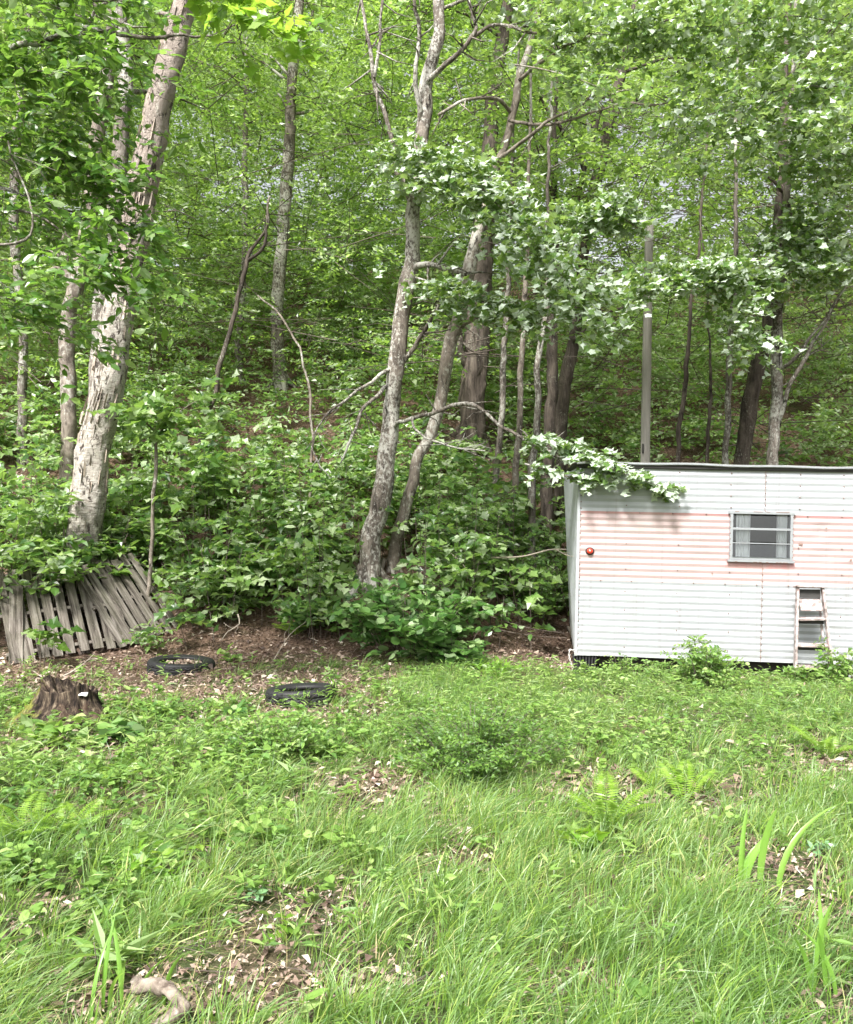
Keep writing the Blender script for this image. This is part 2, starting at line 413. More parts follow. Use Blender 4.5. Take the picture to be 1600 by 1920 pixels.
def tree(label, px, Y, bark, top=None, limbs=(), nrand=9, z_lo=None, leafm='leaf_wood', tmpl=T_DIA, lsize=.12, nspray=26, limb_len=(1.4, 3.0),
         rough=.25, sides=14, clear=True, name='tree', boughs=(), twig_nests=(), group=None, back=.6, extra=None, Ys=None, lean=None):
    """px: list of (x, y, width) up the trunk in photo pixels, all at depth Y"""
    Ys = Ys or [Y] * len(px)
    pts = np.array([P(a, b, yy) for (a, b, _), yy in zip(px, Ys)]); rad = np.array([wd / 2 / F * yy for (_, _, wd), yy in zip(px, Ys)])
    full = to_base(pts)
    if len(full) > len(pts): rad = np.r_[rad[0] * 1.18, rad]
    pts = full
    if top:                                             # carry on above the picture
        d = nrmz(pts[-1] - pts[-2]); d = nrmz(d * .6 + np.array([0, 0, .5]))
        pts = np.vstack([pts, pts[-1] + d * top * .5, pts[-1] + d * top * np.array([1, 1, 1.02])]); rad = np.r_[rad, rad[-1] * .62, .015]
    if clear: TRUNKS.append((np.array([q[:3] for q in px], float), Y))
    base = np.array([pts[0][0], pts[0][1], g1(pts[0][0], pts[0][1])])
    root = thing(name, label, 'tree', base, group=group)
    tr = Geo(); rp = pts.copy()
    wob = rng.normal(scale=.02, size=rp.shape); wob[:, 2] = 0; rp = rp + wob
    r2 = rad.copy(); 
    tube(tr, rp, r2, sides, .10, rough, 9 if rad[0] > .08 else 18, wob=.05 if rad[0] > .08 else .06)
    if rad[0] > .06:                                    # root flare
        for k in range(5):
            a = k * 1.256 + rng.uniform(-.3, .3); e = base + np.array([math.cos(a), math.sin(a), 0]) * rad[0] * 2.6
            e[2] = g1(e[0], e[1]) - .05
            tube(tr, [base + np.array([math.cos(a), math.sin(a), 0]) * rad[0] * .55 + np.array([0, 0, rad[0] * 1.5]), (base * .35 + e * .65) + np.array([0, 0, .02]), e], [rad[0] * .35, rad[0] * .28, .02], 6, .08, .2, 9)
    cr = Geo(); tot = rp[-1][2]
    for lp in limbs:                                    # limbs seen in the photo: [(px,py,Y,w)...]
        q = np.array([P(a, b, yy) for a, b, yy, _ in lp]); rr = np.array([wd / 2 / F * yy for _, _, yy, wd in lp])
        q[1:-1] += rng.normal(scale=.02, size=q[1:-1].shape)
        tube(tr, q, rr, 7, .07, .25, 20, wob=.07)
        for k in range(max(3, int(len(q) * 2.2))):       # bare side twigs
            a = along(q, np.array([rng.uniform(.3, 1)]))[0]; dd = rng.normal(size=3) * np.array([1, .7, .7]); e = a + dd * .28
            tube(tr, [a, (a + e) / 2 + rng.normal(scale=.03, size=3), e], [rr[-1] * .7, rr[-1] * .5, .002], 4)
    z_lo = z_lo if z_lo is not None else base[2] + 3
    for k in range(nrand):
        z = rng.uniform(z_lo, tot - .3) if tot - .3 > z_lo else tot - .3
        s = np.argmin(abs(rp[:, 2] - z)); a = along(rp, np.array([np.interp(z, rp[:, 2], np.linspace(0, 1, len(rp)))]))[0] if False else None
        j = np.clip(np.searchsorted(rp[:, 2], z), 1, len(rp) - 1); f = (z - rp[j - 1, 2]) / max(1e-6, rp[j, 2] - rp[j - 1, 2])
        a = rp[j - 1] * (1 - f) + rp[j] * f; ra = r2[min(j, len(r2) - 1)]
        ang = rng.uniform(-math.pi, math.pi); 
        if math.sin(ang) < 0 and rng.random() < back: ang = -ang
        ln = rng.uniform(*limb_len); el = rng.uniform(.05, .6)
        e = a + ln * np.array([math.cos(ang) * math.cos(el), math.sin(ang) * math.cos(el), math.sin(el)])
        mid = (a + e) / 2 + np.array([0, 0, .12 * ln]) + rng.normal(scale=.08, size=3)
        path = [a, mid, e]; r0 = min(ra * .4, .035)
        tube(tr, path, [r0, r0 * .6, .004], 6, .15, .15, 20)
        limb_sprays(cr, path, nspray, tmpl, lsize, .45, 8, .25, .28, tw=.003)
    for b in boughs: b(cr, tr)
    for (a, b, yy, rr_, nn) in twig_nests:              # tangles of dead twigs
        cc = P(a, b, yy); d = nrmz(rng.normal(size=(nn, 3)) * np.array([1.3, .8, .4]) + np.array([.3, 0, 0])); o = cc + rng.normal(scale=rr_ * .35, size=(nn, 3)) * np.array([1.2, 1, .5])
        L = rng.uniform(.3, 1., nn)[:, None] * rr_; m_ = o + d * L * .5 + rng.normal(scale=.03, size=(nn, 3))
        twigs(tr, o, m_, .0045, 0); twigs(tr, m_, o + d * L + rng.normal(scale=.06, size=(nn, 3)), .003, 0)
    if extra: extra(tr, base, rp, r2)
    tr.build('trunk', [M[bark], M['birch_peel']] if extra else M[bark], root, base)
    if cr.v: cr.build('crown', [M[leafm], M['twig']] , root, base)
    return root

def bough(pts, n, tmpl=T_MAPLE, size=.095, L=.38, nl=8, spread=.16, flip=.4, r0=.012, start=.05, jit=.5, droop=.1, wind=.5, rbias=0., up=(0, -.5, .85), tw=.0022, limb=True):
    def f(cr, tr):
        q = np.array([P(*p) for p in pts])
        if limb: tube(tr, q, np.linspace(r0, .003, len(q)), 6, .1, .15, 20)
        limb_sprays(cr, q, n, tmpl, size, L, nl, start, spread, flip=flip, jit=jit, droop=droop, wind=wind, rbias=rbias, tw=tw, up=up)
    return f

# the big leaning birch, with its peeling paper flaps
def flaps(g, base, rp, r2):
    path = catmull(np.column_stack([rp, r2]), .05); path = path[(path[:, 2] > .7) & (path[:, 2] < 8.5)]
    n = 300; k = rng.integers(2, len(path) - 2, n)
    for i in k:
        a = rng.normal(-math.pi / 2, 1.25); tg = nrmz(path[i + 1, :3] - path[i - 1, :3]); r = path[i, 3] * 1.03
        out = np.array([math.cos(a), math.sin(a), 0]); tan = np.array([-math.sin(a), math.cos(a), 0]) * rng.choice([-1, 1])
        h = rng.uniform(.04, .26); wd = rng.uniform(.006, .024); o = path[i, :3] + out * r
        v = []
        for s in (-.5, .5):
            hh = tg * h * s * (1 + rng.uniform(-.3, .3))
            v += [o + hh - out * .01, o + hh + tan * wd * .6 + out * wd * .15, o + hh * .8 + tan * wd * .85 + out * wd * rng.uniform(.4, .8)]
        g.add(v, [(0, 1, 4), (0, 4, 3), (1, 2, 5), (1, 5, 4)], .5, 1, True)
M['birch_peel'] = simple('peeling birch paper', (.30, .25, .205), .75, .8, 9, bump=.3)

tree('large leaning birch with peeling cream bark behind the grey pallets', [(156, 1010, 64), (166, 920, 62), (186, 800, 60), (200, 720, 59), (230, 520, 54), (258, 400, 56), (290, 260, 50), (318, 140, 47), (345, 30, 42), (362, -60, 38)],
     10.3, 'birch', 3.5, nrand=5, z_lo=6.6, leafm='leaf_birch', tmpl=T_OVAL, lsize=.10, nspray=22, rough=.24, sides=32, name='birch_tree', extra=flaps, back=1.0)
tree('slim grey birch stem forking just left of the large birch', [(128, 760, 28), (130, 620, 29), (142, 540, 28), (162, 450, 30), (172, 380, 27), (188, 250, 26), (205, 120, 25), (216, -10, 24)], 12.6, 'bark_smooth', 3, nrand=5, z_lo=6, leafm='leaf_birch', tmpl=T_OVAL, lsize=.10, back=.9,
     limbs=[[(140, 560, 12.6, 20), (122, 500, 12.5, 16), (118, 420, 12.5, 13)]], name='birch_tree')
tree('dark birch trunk rising close behind the large birch', [(198, 560, 34), (205, 490, 32), (222, 330, 30), (235, 180, 28), (232, 60, 26), (222, -20, 24)], 12.0, 'bark_grey', 3, nrand=5, z_lo=6, leafm='leaf_birch', tmpl=T_OVAL, lsize=.10, back=.9,
     limbs=[[(228, 60, 12, 16), (190, 20, 11.9, 12), (165, -20, 11.8, 10)]], name='birch_tree')
tree('straight pale grey trunk on the slope between birch and maple', [(526, 715, 26), (524, 600, 24), (528, 470, 24), (538, 300, 22), (545, 180, 20), (558, 60, 18), (562, -20, 17)], 17, 'bark_maple', 4, nrand=7, z_lo=9, limbs=[[(548, 110, 17, 8), (575, 60, 16.8, 6), (588, 20, 16.7, 5)]])
tree('thin straight tree left of the pale grey slope trunk', [(450, 745, 13), (453, 650, 14), (457, 500, 13), (460, 300, 11), (462, 120, 9), (462, -20, 8)], 17.4, 'bark_grey', 3, nrand=4, z_lo=9)
tree('thin dark crooked tree leaning across the slope', [(384, 815, 9), (400, 750, 9), (405, 700, 10), (428, 630, 9), (440, 570, 9), (462, 490, 8), (485, 450, 6), (500, 420, 5), (506, 370, 4)], 13.6, 'bark_dark', None, nrand=0, rough=.2, sides=8,
     limbs=[[(466, 488, 13.6, 7), (492, 470, 13.5, 6), (498, 400, 13.4, 3)]])
T7 = [(694, 1065, 42), (702, 1000, 39), (716, 920, 38), (726, 860, 35), (735, 790, 33), (742, 700, 31), (750, 610, 30), (768, 500, 28), (776, 400, 27), (790, 290, 26), (806, 160, 25), (816, 60, 22), (826, -20, 20)]
dk = lambda *p: list(p)
tree('lichen spotted maple trunk, thicker one of the central pair', T7, 11, 'bark_maple', 3, nrand=6, z_lo=8.0, leafm='leaf_maple', tmpl=T_MAPLE, lsize=.11, rough=.24, sides=22, name='maple_tree', back=.4,
     limbs=[[(768, 375, 11, 12), (745, 320, 10.9, 10), (728, 240, 10.8, 9), (705, 150, 10.7, 8), (690, 80, 10.6, 7), (676, -10, 10.6, 6)],
            [(702, 145, 10.7, 7), (712, 70, 10.6, 6), (716, -10, 10.6, 5)],
            [(786, 240, 11, 11), (782, 150, 10.8, 9), (788, 60, 10.7, 8), (776, -10, 10.6, 6)],
            [(800, 160, 11, 12), (830, 120, 10.7, 10), (880, 70, 10.5, 8), (890, 40, 10.5, 7), (878, -10, 10.5, 6)],
            [(880, 70, 10.5, 8), (930, 50, 10.4, 6), (1010, 60, 10.3, 5)],
            [(772, 505, 11, 13), (790, 493, 10.8, 12), (830, 500, 10.7, 10), (875, 518, 10.6, 8)],
            [(740, 690, 11, 8), (690, 710, 10.6, 6), (645, 745, 10.3, 5), (605, 790, 10.1, 4), (590, 840, 10, 3), (602, 880, 10, 3)],
            [(728, 725, 11, 8), (690, 765, 10.5, 7), (660, 810, 10.2, 6), (648, 840, 10, 5), (636, 870, 10, 3)],
            [(745, 690, 11, 9), (790, 630, 10.8, 9), (815, 590, 10.6, 8), (828, 560, 10.5, 6)],
            [(742, 800, 11, 8), (760, 787, 10.4, 8), (800, 776, 10.1, 8), (862, 761, 9.8, 8), (900, 772, 9.6, 7), (960, 810, 9.4, 6), (1030, 850, 9.1, 5), (1060, 870, 8.8, 5)],
            [(775, 780, 10.2, 6), (778, 805, 10.1, 5), (830, 830, 9.9, 4), (905, 845, 9.7, 3)]],
     boughs=[bough([(700, 285, 10.4), (780, 290, 10.2), (850, 315, 10), (905, 350, 9.8)], 80, flip=.6, spread=.14, limb=False),
             bough([(760, 330, 10.8), (860, 330, 10.0), (950, 400, 9.6), (1040, 500, 9.4), (1120, 620, 9.2)], 390, flip=.66, spread=.24, jit=.5),
             bough([(780, 520, 10.6), (860, 545, 10.2), (930, 575, 10), (1000, 600, 9.9)], 140, flip=.6, spread=.16),
             bough([(985, 820, 9.2), (1060, 835, 8.85), (1110, 860, 8.7), (1170, 888, 8.6), (1245, 914, 8.56)], 100, size=.078, L=.2, flip=.7, spread=.085, droop=.05),
             bough([(985, 870, 9.0), (1040, 885, 8.75), (1100, 905, 8.62), (1150, 905, 8.58)], 26, size=.078, L=.18, flip=.7, spread=.07, droop=.05)])
tree('smooth slimmer maple trunk, right one of the central pair', [(730, 1078, 25), (748, 1010, 23), (768, 930, 22), (790, 850, 21), (818, 770, 23), (838, 690, 24), (852, 620, 27), (868, 550, 26), (884, 490, 25), (905, 410, 19), (928, 320, 16), (952, 240, 14), (975, 150, 14), (1000, 60, 10), (1020, -20, 9)],
     11.3, 'bark_smooth', 2.5, nrand=5, z_lo=8, leafm='leaf_maple', tmpl=T_MAPLE, lsize=.11, rough=.16, sides=18, name='maple_tree', back=.4,
     limbs=[[(960, 215, 11.3, 8), (930, 180, 11, 7), (870, 190, 10.8, 6), (825, 215, 10.7, 5)], [(975, 150, 11.2, 8), (1040, 100, 10.8, 7), (1110, 70, 10.6, 5)], [(935, 300, 11.2, 8), (990, 250, 10.8, 7), (1080, 200, 10.5, 5), (1180, 170, 10.3, 3)],
            [(858, 615, 11.3, 10), (875, 605, 11.1, 9), (893, 596, 11, 6)], [(955, 225, 11.2, 7), (1030, 235, 10.8, 6), (1130, 200, 10.5, 4), (1250, 190, 10.4, 3)]],
     boughs=[bough([(960, 120, 10.6), (1020, 130, 10.3), (1090, 150, 10.1), (1160, 180, 10)], 40, flip=.1, rbias=.35, tw=.002, spread=.2)])
tree('big dark shaggy trunk high on the slope behind the maple pair', [(884, 805, 46), (888, 720, 48), (895, 620, 44), (904, 500, 42), (912, 380, 36), (920, 270, 30), (930, 150, 26), (945, 20, 22), (955, -40, 18)], 15, 'bark_dark', 3, nrand=6, z_lo=8.5, rough=.4, sides=22,
     twig_nests=[(890, 830, 13.8, .8, 60)], limbs=[[(880, 700, 15, 14), (866, 650, 14.8, 12), (868, 600, 14.8, 8)]])
tree('thin greyish sapling trunk right of the big shaggy trunk', [(928, 912, 13), (936, 820, 12), (943, 700, 12), (948, 600, 11), (956, 480, 9)], 13.2, 'bark_grey', 4, nrand=4, z_lo=6, sides=9)
tree('reddish brown thin trunk standing left of the trailer', [(958, 995, 13), (966, 880, 13), (974, 760, 12), (978, 640, 11), (985, 480, 9)], 12.2, 'bark_smooth', 4, nrand=4, z_lo=6, sides=9)
tree('straight thin grey trunk nearest to the trailer front', [(1000, 1030, 14), (1003, 920, 14), (1008, 800, 13), (1014, 680, 12), (1022, 560, 10)], 11.9, 'bark_grey', 4, nrand=3, z_lo=6, sides=9)
tree('dark straight trunk just behind the thin grey one', [(1026, 960, 24), (1030, 820, 22), (1034, 700, 22), (1036, 600, 20), (1040, 480, 16)], 13.8, 'bark_dark', 4, nrand=5, z_lo=6.5, twig_nests=[(1010, 590, 12.4, .9, 80)])
tree('curved dark trunk bending up right above the trailer roof corner', [(1052, 880, 24), (1056, 790, 24), (1064, 720, 25), (1074, 650, 24), (1084, 560, 21), (1100, 440, 19), (1122, 320, 22), (1145, 220, 20), (1172, 110, 16), (1195, -20, 12)], 14.5, 'bark_dark', 3, nrand=6, z_lo=8, twig_nests=[(1130, 470, 13, .9, 50)],
     limbs=[[(1062, 470, 14.4, 12), (1090, 330, 14, 9), (1130, 200, 13.8, 6)], [(1100, 330, 14.4, 9), (1060, 250, 14, 7), (1010, 180, 13.8, 4)], [(1076, 640, 14.4, 9), (1130, 590, 14, 6), (1210, 555, 13.8, 3)]])
tree('slender brown trunk right of the wooden pole', [(1266, 900, 9), (1274, 800, 9), (1284, 700, 9), (1292, 620, 7), (1310, 480, 6)], 13.2, 'bark_dark', 3, nrand=3, z_lo=6, sides=8)
tree('thin short dark stem behind the middle of the trailer roof', [(1322, 890, 7), (1328, 800, 7), (1331, 730, 6), (1326, 640, 4)], 13, 'bark_dark', 2, nrand=3, z_lo=5, sides=7)
tree('pale thin trunk directly above the trailer window', [(1360, 890, 12), (1365, 780, 12), (1370, 660, 11), (1376, 520, 10), (1380, 420, 8)], 12.8, 'bark_grey', 4, nrand=4, z_lo=6, sides=9)
tree('thick brown trunk leaning right behind the trailer', [(1388, 895, 28), (1400, 800, 28), (1415, 710, 28), (1434, 620, 27), (1448, 540, 24), (1460, 420, 20), (1466, 330, 18)], 13, 'bark_dark', 4, nrand=6, z_lo=7, limbs=[[(1450, 520, 13, 10), (1480, 400, 12.8, 8), (1440, 330, 12.7, 6)]])
tree('furrowed grey brown trunk rightmost behind the trailer', [(1450, 890, 21), (1453, 800, 21), (1455, 700, 20), (1462, 600, 18), (1470, 500, 15), (1478, 380, 12)], 12.4, 'bark_grey', 4, nrand=5, z_lo=6.5, leafm='leaf_maple', tmpl=T_MAPLE, lsize=.1, name='maple_tree',
     limbs=[[(1460, 800, 12.4, 9), (1480, 720, 12.1, 8), (1520, 640, 11.9, 6), (1570, 560, 11.8, 4)], [(1458, 700, 12.4, 8), (1500, 660, 12, 6), (1600, 520, 11.6, 4)]],
     boughs=[bough([(1460, 560, 12.2), (1400, 525, 11.4), (1300, 508, 10.8), (1190, 545, 10.6)], 280, flip=.6, spread=.19),
             bough([(1200, 430, 11), (1140, 395, 10.8), (1080, 410, 10.7)], 150, flip=.62, spread=.18),
             bough([(1330, 500, 11.4), (1390, 590, 11), (1425, 650, 10.9)], 90, flip=.55, spread=.16),
             bough([(1480, 470, 12), (1540, 420, 11.4), (1610, 370, 11)], 150, flip=.45, spread=.3),
             bough([(1470, 420, 12), (1520, 480, 11.5), (1600, 510, 11.2)], 150, flip=.45, spread=.3)])
tree('maple crown spreading across the upper right, trunk out of sight', [(1690, 900, 30), (1680, 700, 28), (1660, 400, 26), (1630, 200, 22)], 12.2, 'bark_grey', 5, nrand=7, z_lo=6, leafm='leaf_maple', tmpl=T_MAPLE, lsize=.115, clear=False, name='maple_tree', limb_len=(1.5, 3.2),
     boughs=[bough([(1640, 60, 11.5), (1500, 30, 10.8), (1380, 45, 10.4), (1250, 55, 10.2)], 300, flip=.4, spread=.34),
             bough([(1640, 200, 11.8), (1520, 160, 11), (1400, 190, 10.6), (1290, 230, 10.4)], 270, flip=.35, spread=.42, rbias=.1),
             bough([(1650, 330, 11.8), (1540, 270, 11.2), (1440, 270, 10.8)], 240, flip=.35, spread=.4, rbias=.25),
             bough([(1300, 20, 10.4), (1180, 60, 10.4), (1080, 60, 10.5), (1000, 40, 10.6)], 180, flip=.5, spread=.28)])
tree('grey trunk at the left edge beyond the birches', [(38, 640, 16), (36, 560, 16), (30, 440, 18), (26, 330, 16), (40, 200, 14)], 14, 'bark_grey', 4, nrand=4, z_lo=7, name='birch_tree', leafm='leaf_birch', tmpl=T_OVAL, lsize=.1)
tree('thin pale sapling stem arching over the middle of the slope', [(582, 915, 5), (584, 800, 5), (578, 730, 5), (566, 670, 4), (546, 620, 4), (520, 580, 4), (490, 555, 3)], 11.6, 'bark_smooth', None, nrand=0, sides=7, rough=.1, clear=False, name='sapling')
tree('short pale sapling stem among leaves right of the birch', [(288, 930, 7), (290, 870, 7), (296, 810, 5)], 10.2, 'bark_smooth', None, nrand=0, sides=7, clear=False, name='sapling',
     boughs=[bough([(296, 815, 10.2), (340, 770, 10), (380, 745, 9.9)], 14, T_MAPLE, .15, flip=.15, spread=.12), bough([(296, 815, 10.2), (260, 780, 10), (230, 770, 9.9)], 12, T_MAPLE, .15, flip=.15, spread=.12)], leafm='leaf_under')
def over(xr, yr, n):
    """unseen boughs above the top of the picture, added to shade the slope foot"""
    def f(cr, tr):
        for k in range(7):
            yy = yr[0] + (yr[1] - yr[0]) * (k + .5) / 7; a = np.array([-4.9, 6.2, 5.6 + .3 * k]); e = np.array([xr[1] - .3 * (k % 3), yy, 6.6 + .25 * (k % 4)])
            m_ = (a + e) / 2 + np.array([0, (yy - 6.2) * .3, .6]); tube(tr, [a, m_, e], [.045, .03, .006], 6, .15, .15, 20)
            limb_sprays(cr, [a, m_, e], n // 7, T_OVAL, .105, .5, 8, .3, .38, tw=.002)
    return f
# the overhanging tree whose trunk stands left of the picture, nearer than the birch
tree('dark leaved boughs hanging in from the upper left', [(-420, 1200, 40), (-400, 900, 38), (-380, 500, 34), (-370, 200, 30), (-360, -100, 26)], 6.2, 'bark_grey', 2, nrand=0, clear=False, name='birch_tree', leafm='leaf_birch', tmpl=T_OVAL,
     limbs=[[(-370, 150, 6.2, 20), (-150, 130, 6.1, 14), (0, 90, 6, 11), (150, 62, 6, 9), (280, 65, 6, 7), (440, 74, 6, 3)], [(-375, 300, 6.2, 18), (-120, 330, 6.2, 10), (40, 360, 6.2, 6), (140, 400, 6.2, 4)],
            [(-370, 0, 6.2, 16), (-60, -40, 6.1, 8), (120, 20, 6.1, 5), (240, 92, 6, 3)], [(-375, 420, 6.2, 16), (-120, 470, 6, 8), (60, 430, 6, 5), (10, 260, 6, 3)]],
     boughs=[bough([(-60, 110, 6.1), (100, 100, 6.1), (170, 120, 6), (235, 150, 6)], 95, T_OVAL, .10, .35, 8, .18, .15, limb=False),
             bough([(-80, 260, 6.2), (60, 270, 6.2), (150, 310, 6.2), (215, 360, 6.1)], 130, T_OVAL, .10, .35, 8, .17, .15, limb=False),
             bough([(-80, 380, 6.2), (60, 400, 6.2), (150, 460, 6.1), (290, 560, 6)], 110, T_OVAL, .10, .35, 8, .16, .15),
             bough([(180, 380, 6.2), (230, 420, 6.1), (270, 470, 6)], 34, T_OVAL, .10, .3, 8, .10, .12),
             bough([(-80, 560, 6.2), (20, 560, 6.2), (100, 620, 6.2)], 70, T_OVAL, .10, .35, 8, .18, .15),
             bough([(-60, -40, 6.2), (150, 0, 6.1), (220, 0, 6.1), (270, 10, 6)], 75, T_OVAL, .10, .35, 8, .16, .15),
             over((-5.2, 1.3), (5.7, 7.3), 560),  # added out-of-view boughs, placed by where their shade falls
             bough([(-60, 160, 6.2), (80, 170, 6.2), (130, 190, 6.2), (200, 230, 6)], 75, T_OVAL, .10, .35, 8, .2, .15, limb=False)])
tree('bright backlit green leaves at the top edge near the birch', [(-380, 1150, 34), (-330, 700, 32), (-270, 300, 30), (-220, -60, 26), (-100, -220, 22)], 5.6, 'bark_grey', 1.5, nrand=0, clear=False, name='maple_tree', leafm='leaf_bright', tmpl=T_MAPLE,
     limbs=[[(-100, -220, 5.6, 16), (150, -140, 5.5, 9), (400, -50, 5.4, 5)]],
     boughs=[bough([(330, -60, 5.4), (420, -10, 5.4), (480, 35, 5.4), (520, 70, 5.4)], 34, T_MAPLE, .11, .28, 7, .10, .2)])

# ------------------------------------------------------------------ the wood beyond: one mass of leaves
def thin(o, amt=.9, wf=.75):
    """few twigs grow in front of the trunks that stand clear in the photo"""
    px = o[:, 0] / o[:, 1] * F + CX; py = (EYE - o[:, 2]) / o[:, 1] * F + CY
    keep = np.ones(len(o), bool)
    for path, Y in TRUNKS:
        q = path[np.argsort(path[:, 1])]
        tx = np.interp(py, q[:, 1], q[:, 0]); tw_ = np.interp(py, q[:, 1], q[:, 2])
        a_ = amt if q[:, 2].mean() > 17 else amt * .55
        hit = (o[:, 1] < Y + .2) & (py > q[0, 1] - 5) & (py < q[-1, 1] + 8) & (abs(px - tx) < tw_ * wf + (18 if a_ == amt else 7))
        keep &= ~(hit & (rng.random(len(o)) < a_))
    return keep

def woodland():
    g = Geo()
    nc = 1450
    Y = 13.6 + 21 * rng.random(nc) ** 1.15
    x = rng.uniform(-1, 1, nc) * (.54 * Y + 1.5); lo = gz(x, Y) + 1.2
    hi = EYE + .66 * Y + 1.5; z = lo + (hi - lo) * rng.random(nc)
    for a in range(nc):
        k = int((36 + 16 * rng.random()) * (.32 if (x[a] > 1.2 and z[a] < lo[a] + 6) else .8 if z[a] < lo[a] + 3 else 1)); c0 = np.array([x[a], Y[a], z[a]])
        o = c0 + rng.normal(size=(k, 3)) * np.array([.74, .74, .17]) * rng.uniform(.7, 1.35); o[:, 2] -= .16 * ((o[:, 0] - c0[0]) ** 2)
        o = o[thin(o) & (o[:, 2] > gz(o[:, 0], o[:, 1]) + .3) & (o[:, 1] > 13)]
        if not len(o): continue
        d = rng.normal(size=(len(o), 3)) * np.array([1, 1, .25])
        m_ = 5; q0 = c0 + rng.normal(size=(m_, 3)) * np.array([.2, .2, .1]) - np.array([0, 0, .15]); q1 = c0 + rng.normal(size=(m_, 3)) * np.array([.8, .8, .2]); q2 = q1 + (q1 - q0) * .8 + rng.normal(scale=.15, size=(m_, 3))
        kk = thin(q1); twigs(g, q0[kk], q1[kk], .011, 1); twigs(g, q1[kk], q2[kk], .006, 1)
        sprays(g, T_DIA, o, d, .42, 9, (.095 + .0032 * (Y[a] - 12)) * rng.uniform(.8, 1.25), droop=.22, flip=.22, jit=.55, rbias=rng.normal(scale=.2), up=(0, -.3, .95))
    tag(g.build('woodland_foliage', [M['leaf_wood'], M['twig']]), 'deep mass of small green leaves filling the wood above the slope', 'woodland', kind='stuff')
    g = Geo(); n = 6500
    Y = rng.uniform(33, 46, n); x = rng.uniform(-1, 1, n) * (.56 * Y + 2); z = gz(x, Y) + rng.random(n) ** .9 * 19
    o = np.stack([x, Y, z], -1); d = rng.normal(size=(n, 3)) * np.array([1, 1, .3])
    sprays(g, T_DIA, o, d, .9, 9, .30, droop=.3, flip=.2, jit=.55)
    tag(g.build('ridge_foliage', [M['leaf_wood'], M['twig']]), 'far darker foliage along the top of the wooded ridge', 'woodland', kind='stuff')
woodland()

def undergrowth():
    g = Geo()
    n = 3800
    Y = 9.5 + 19.5 * rng.random(n) ** 1.15; x = rng.uniform(-1, 1, n) * (.53 * Y + .8)
    k = (n2(x, Y, .45, 7) + .25 * n2(x, Y, 1.3, 8) > .36) & ~in_trailer(x, Y, .15)
    k &= ~((x > .35) & (x < 2.2) & (Y < 12.2) & (rng.random(n) < .25))
    k &= ~((abs(x + 1.5) < 1.3) & (Y < 11) & (rng.random(n) < .62)) & ~((Y < 10) & (rng.random(n) < .5))
    k &= ~((x < -2.75) & (Y < 10.5))
    x, Y = x[k], Y[k]; z = gz(x, Y)
    for a in range(len(x)):
        h = rng.uniform(.25, 1.5) * (.75 + .5 * n2(np.array([x[a]]), np.array([Y[a]]), .3, 9)[0])
        if Y[a] > 17: h *= 1.5
        top = np.array([x[a] + rng.normal(scale=.12), Y[a] + rng.normal(scale=.12), z[a] + h]); b = np.array([x[a], Y[a], z[a] - .03])
        m = int(3 + h * 4.5); t = rng.uniform(.35, 1, m)[:, None]; o = b + (top - b) * t + rng.normal(scale=.03, size=(m, 3))
        ang = rng.uniform(0, 6.28, m); d = np.stack([np.cos(ang), np.sin(ang), rng.uniform(-.1, .35, m)], -1)
        kk = thin(o + d * .25, .92, .7)
        big = rng.random() < .6
        if Y[a] < 11.8: twigs(g, b[None], top[None], .006, 1)
        if not kk.any(): continue
        sprays(g, T_MAPLE if (big and Y[a] < 14) else T_OVAL if Y[a] < 14 else T_DIA, o[kk], d[kk], rng.uniform(.28, .5), 7, rng.uniform(.10, .145), droop=.25, flip=.12, jit=.38, tw=.0028 if Y[a] < 14 else 0, rbias=rng.normal(scale=.14) + .22 * float(sm(13.5, 18, Y[a])), up=(0, -.3, .95))  # leaves coloured paler up the slope, standing in for light there
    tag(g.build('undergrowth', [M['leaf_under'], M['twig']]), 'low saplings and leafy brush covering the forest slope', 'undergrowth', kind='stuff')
undergrowth()

# ------------------------------------------------------------------ shrubs and plants (each one a thing)
def shrub(name, label, cat, x, y, R, H, nst, tmpl, size, mat, nsp=5, nl=7, L=.2, stem='twig', sr=.005, flip=.1, jit=.4, start=.35, wind=.35, lean=(0, 0), group=None, rbias=0., droop=.15):
    z = g1(x, y); base = np.array([x, y, z]); root = thing(name, label, cat, base, group=group)
    st = Geo(); fo = Geo()
    for k in range(nst):
        a = rng.uniform(0, 6.283); rr = R * math.sqrt(rng.random()); h = H * rng.uniform(.6, 1.05) * (1 - .35 * (rr / max(R, 1e-3)) ** 2)
        b = base + np.array([math.cos(a), math.sin(a), 0]) * rr * .45; b[2] = g1(b[0], b[1]) - .02
        e = base + np.array([math.cos(a) * rr + lean[0] * H, math.sin(a) * rr + lean[1] * H, h]); m = (b + e) / 2 + np.array([0, 0, .18 * h]) * (1 if nst > 1 else .1)
        path = catmull(np.array([b, m, e]), .05); tube(st, path, np.linspace(sr, sr * .4, len(path)), 5)
        if nst <= 10: st.build('stem', M[stem], root, base); st = Geo()
        t = rng.uniform(start, 1, nsp); o = along(path, t); an = rng.uniform(0, 6.283, nsp)
        d = np.stack([np.cos(an), np.sin(an), rng.uniform(0, .6, nsp)], -1)
        sprays(fo, tmpl, o, d, rng.uniform(.7, 1.2, nsp) * L, nl, size, droop=droop, flip=flip, jit=jit, tw=sr * .4, wind=wind, rbias=rbias)
    if st.v: st.build('stem', M[stem], root, base)
    fo.build('foliage', [M[mat], M[stem]], root, base)
    return root

def gpx(px, py):                                   # the ground point seen at a pixel of the lawn
    Y = EYE * F / max(40, py - CY)
    for _ in range(12):
        x = (px - CX) / F * Y; Y = (EYE - g1(x, Y)) * F / (py - CY)
    return (px - CX) / F * Y, Y

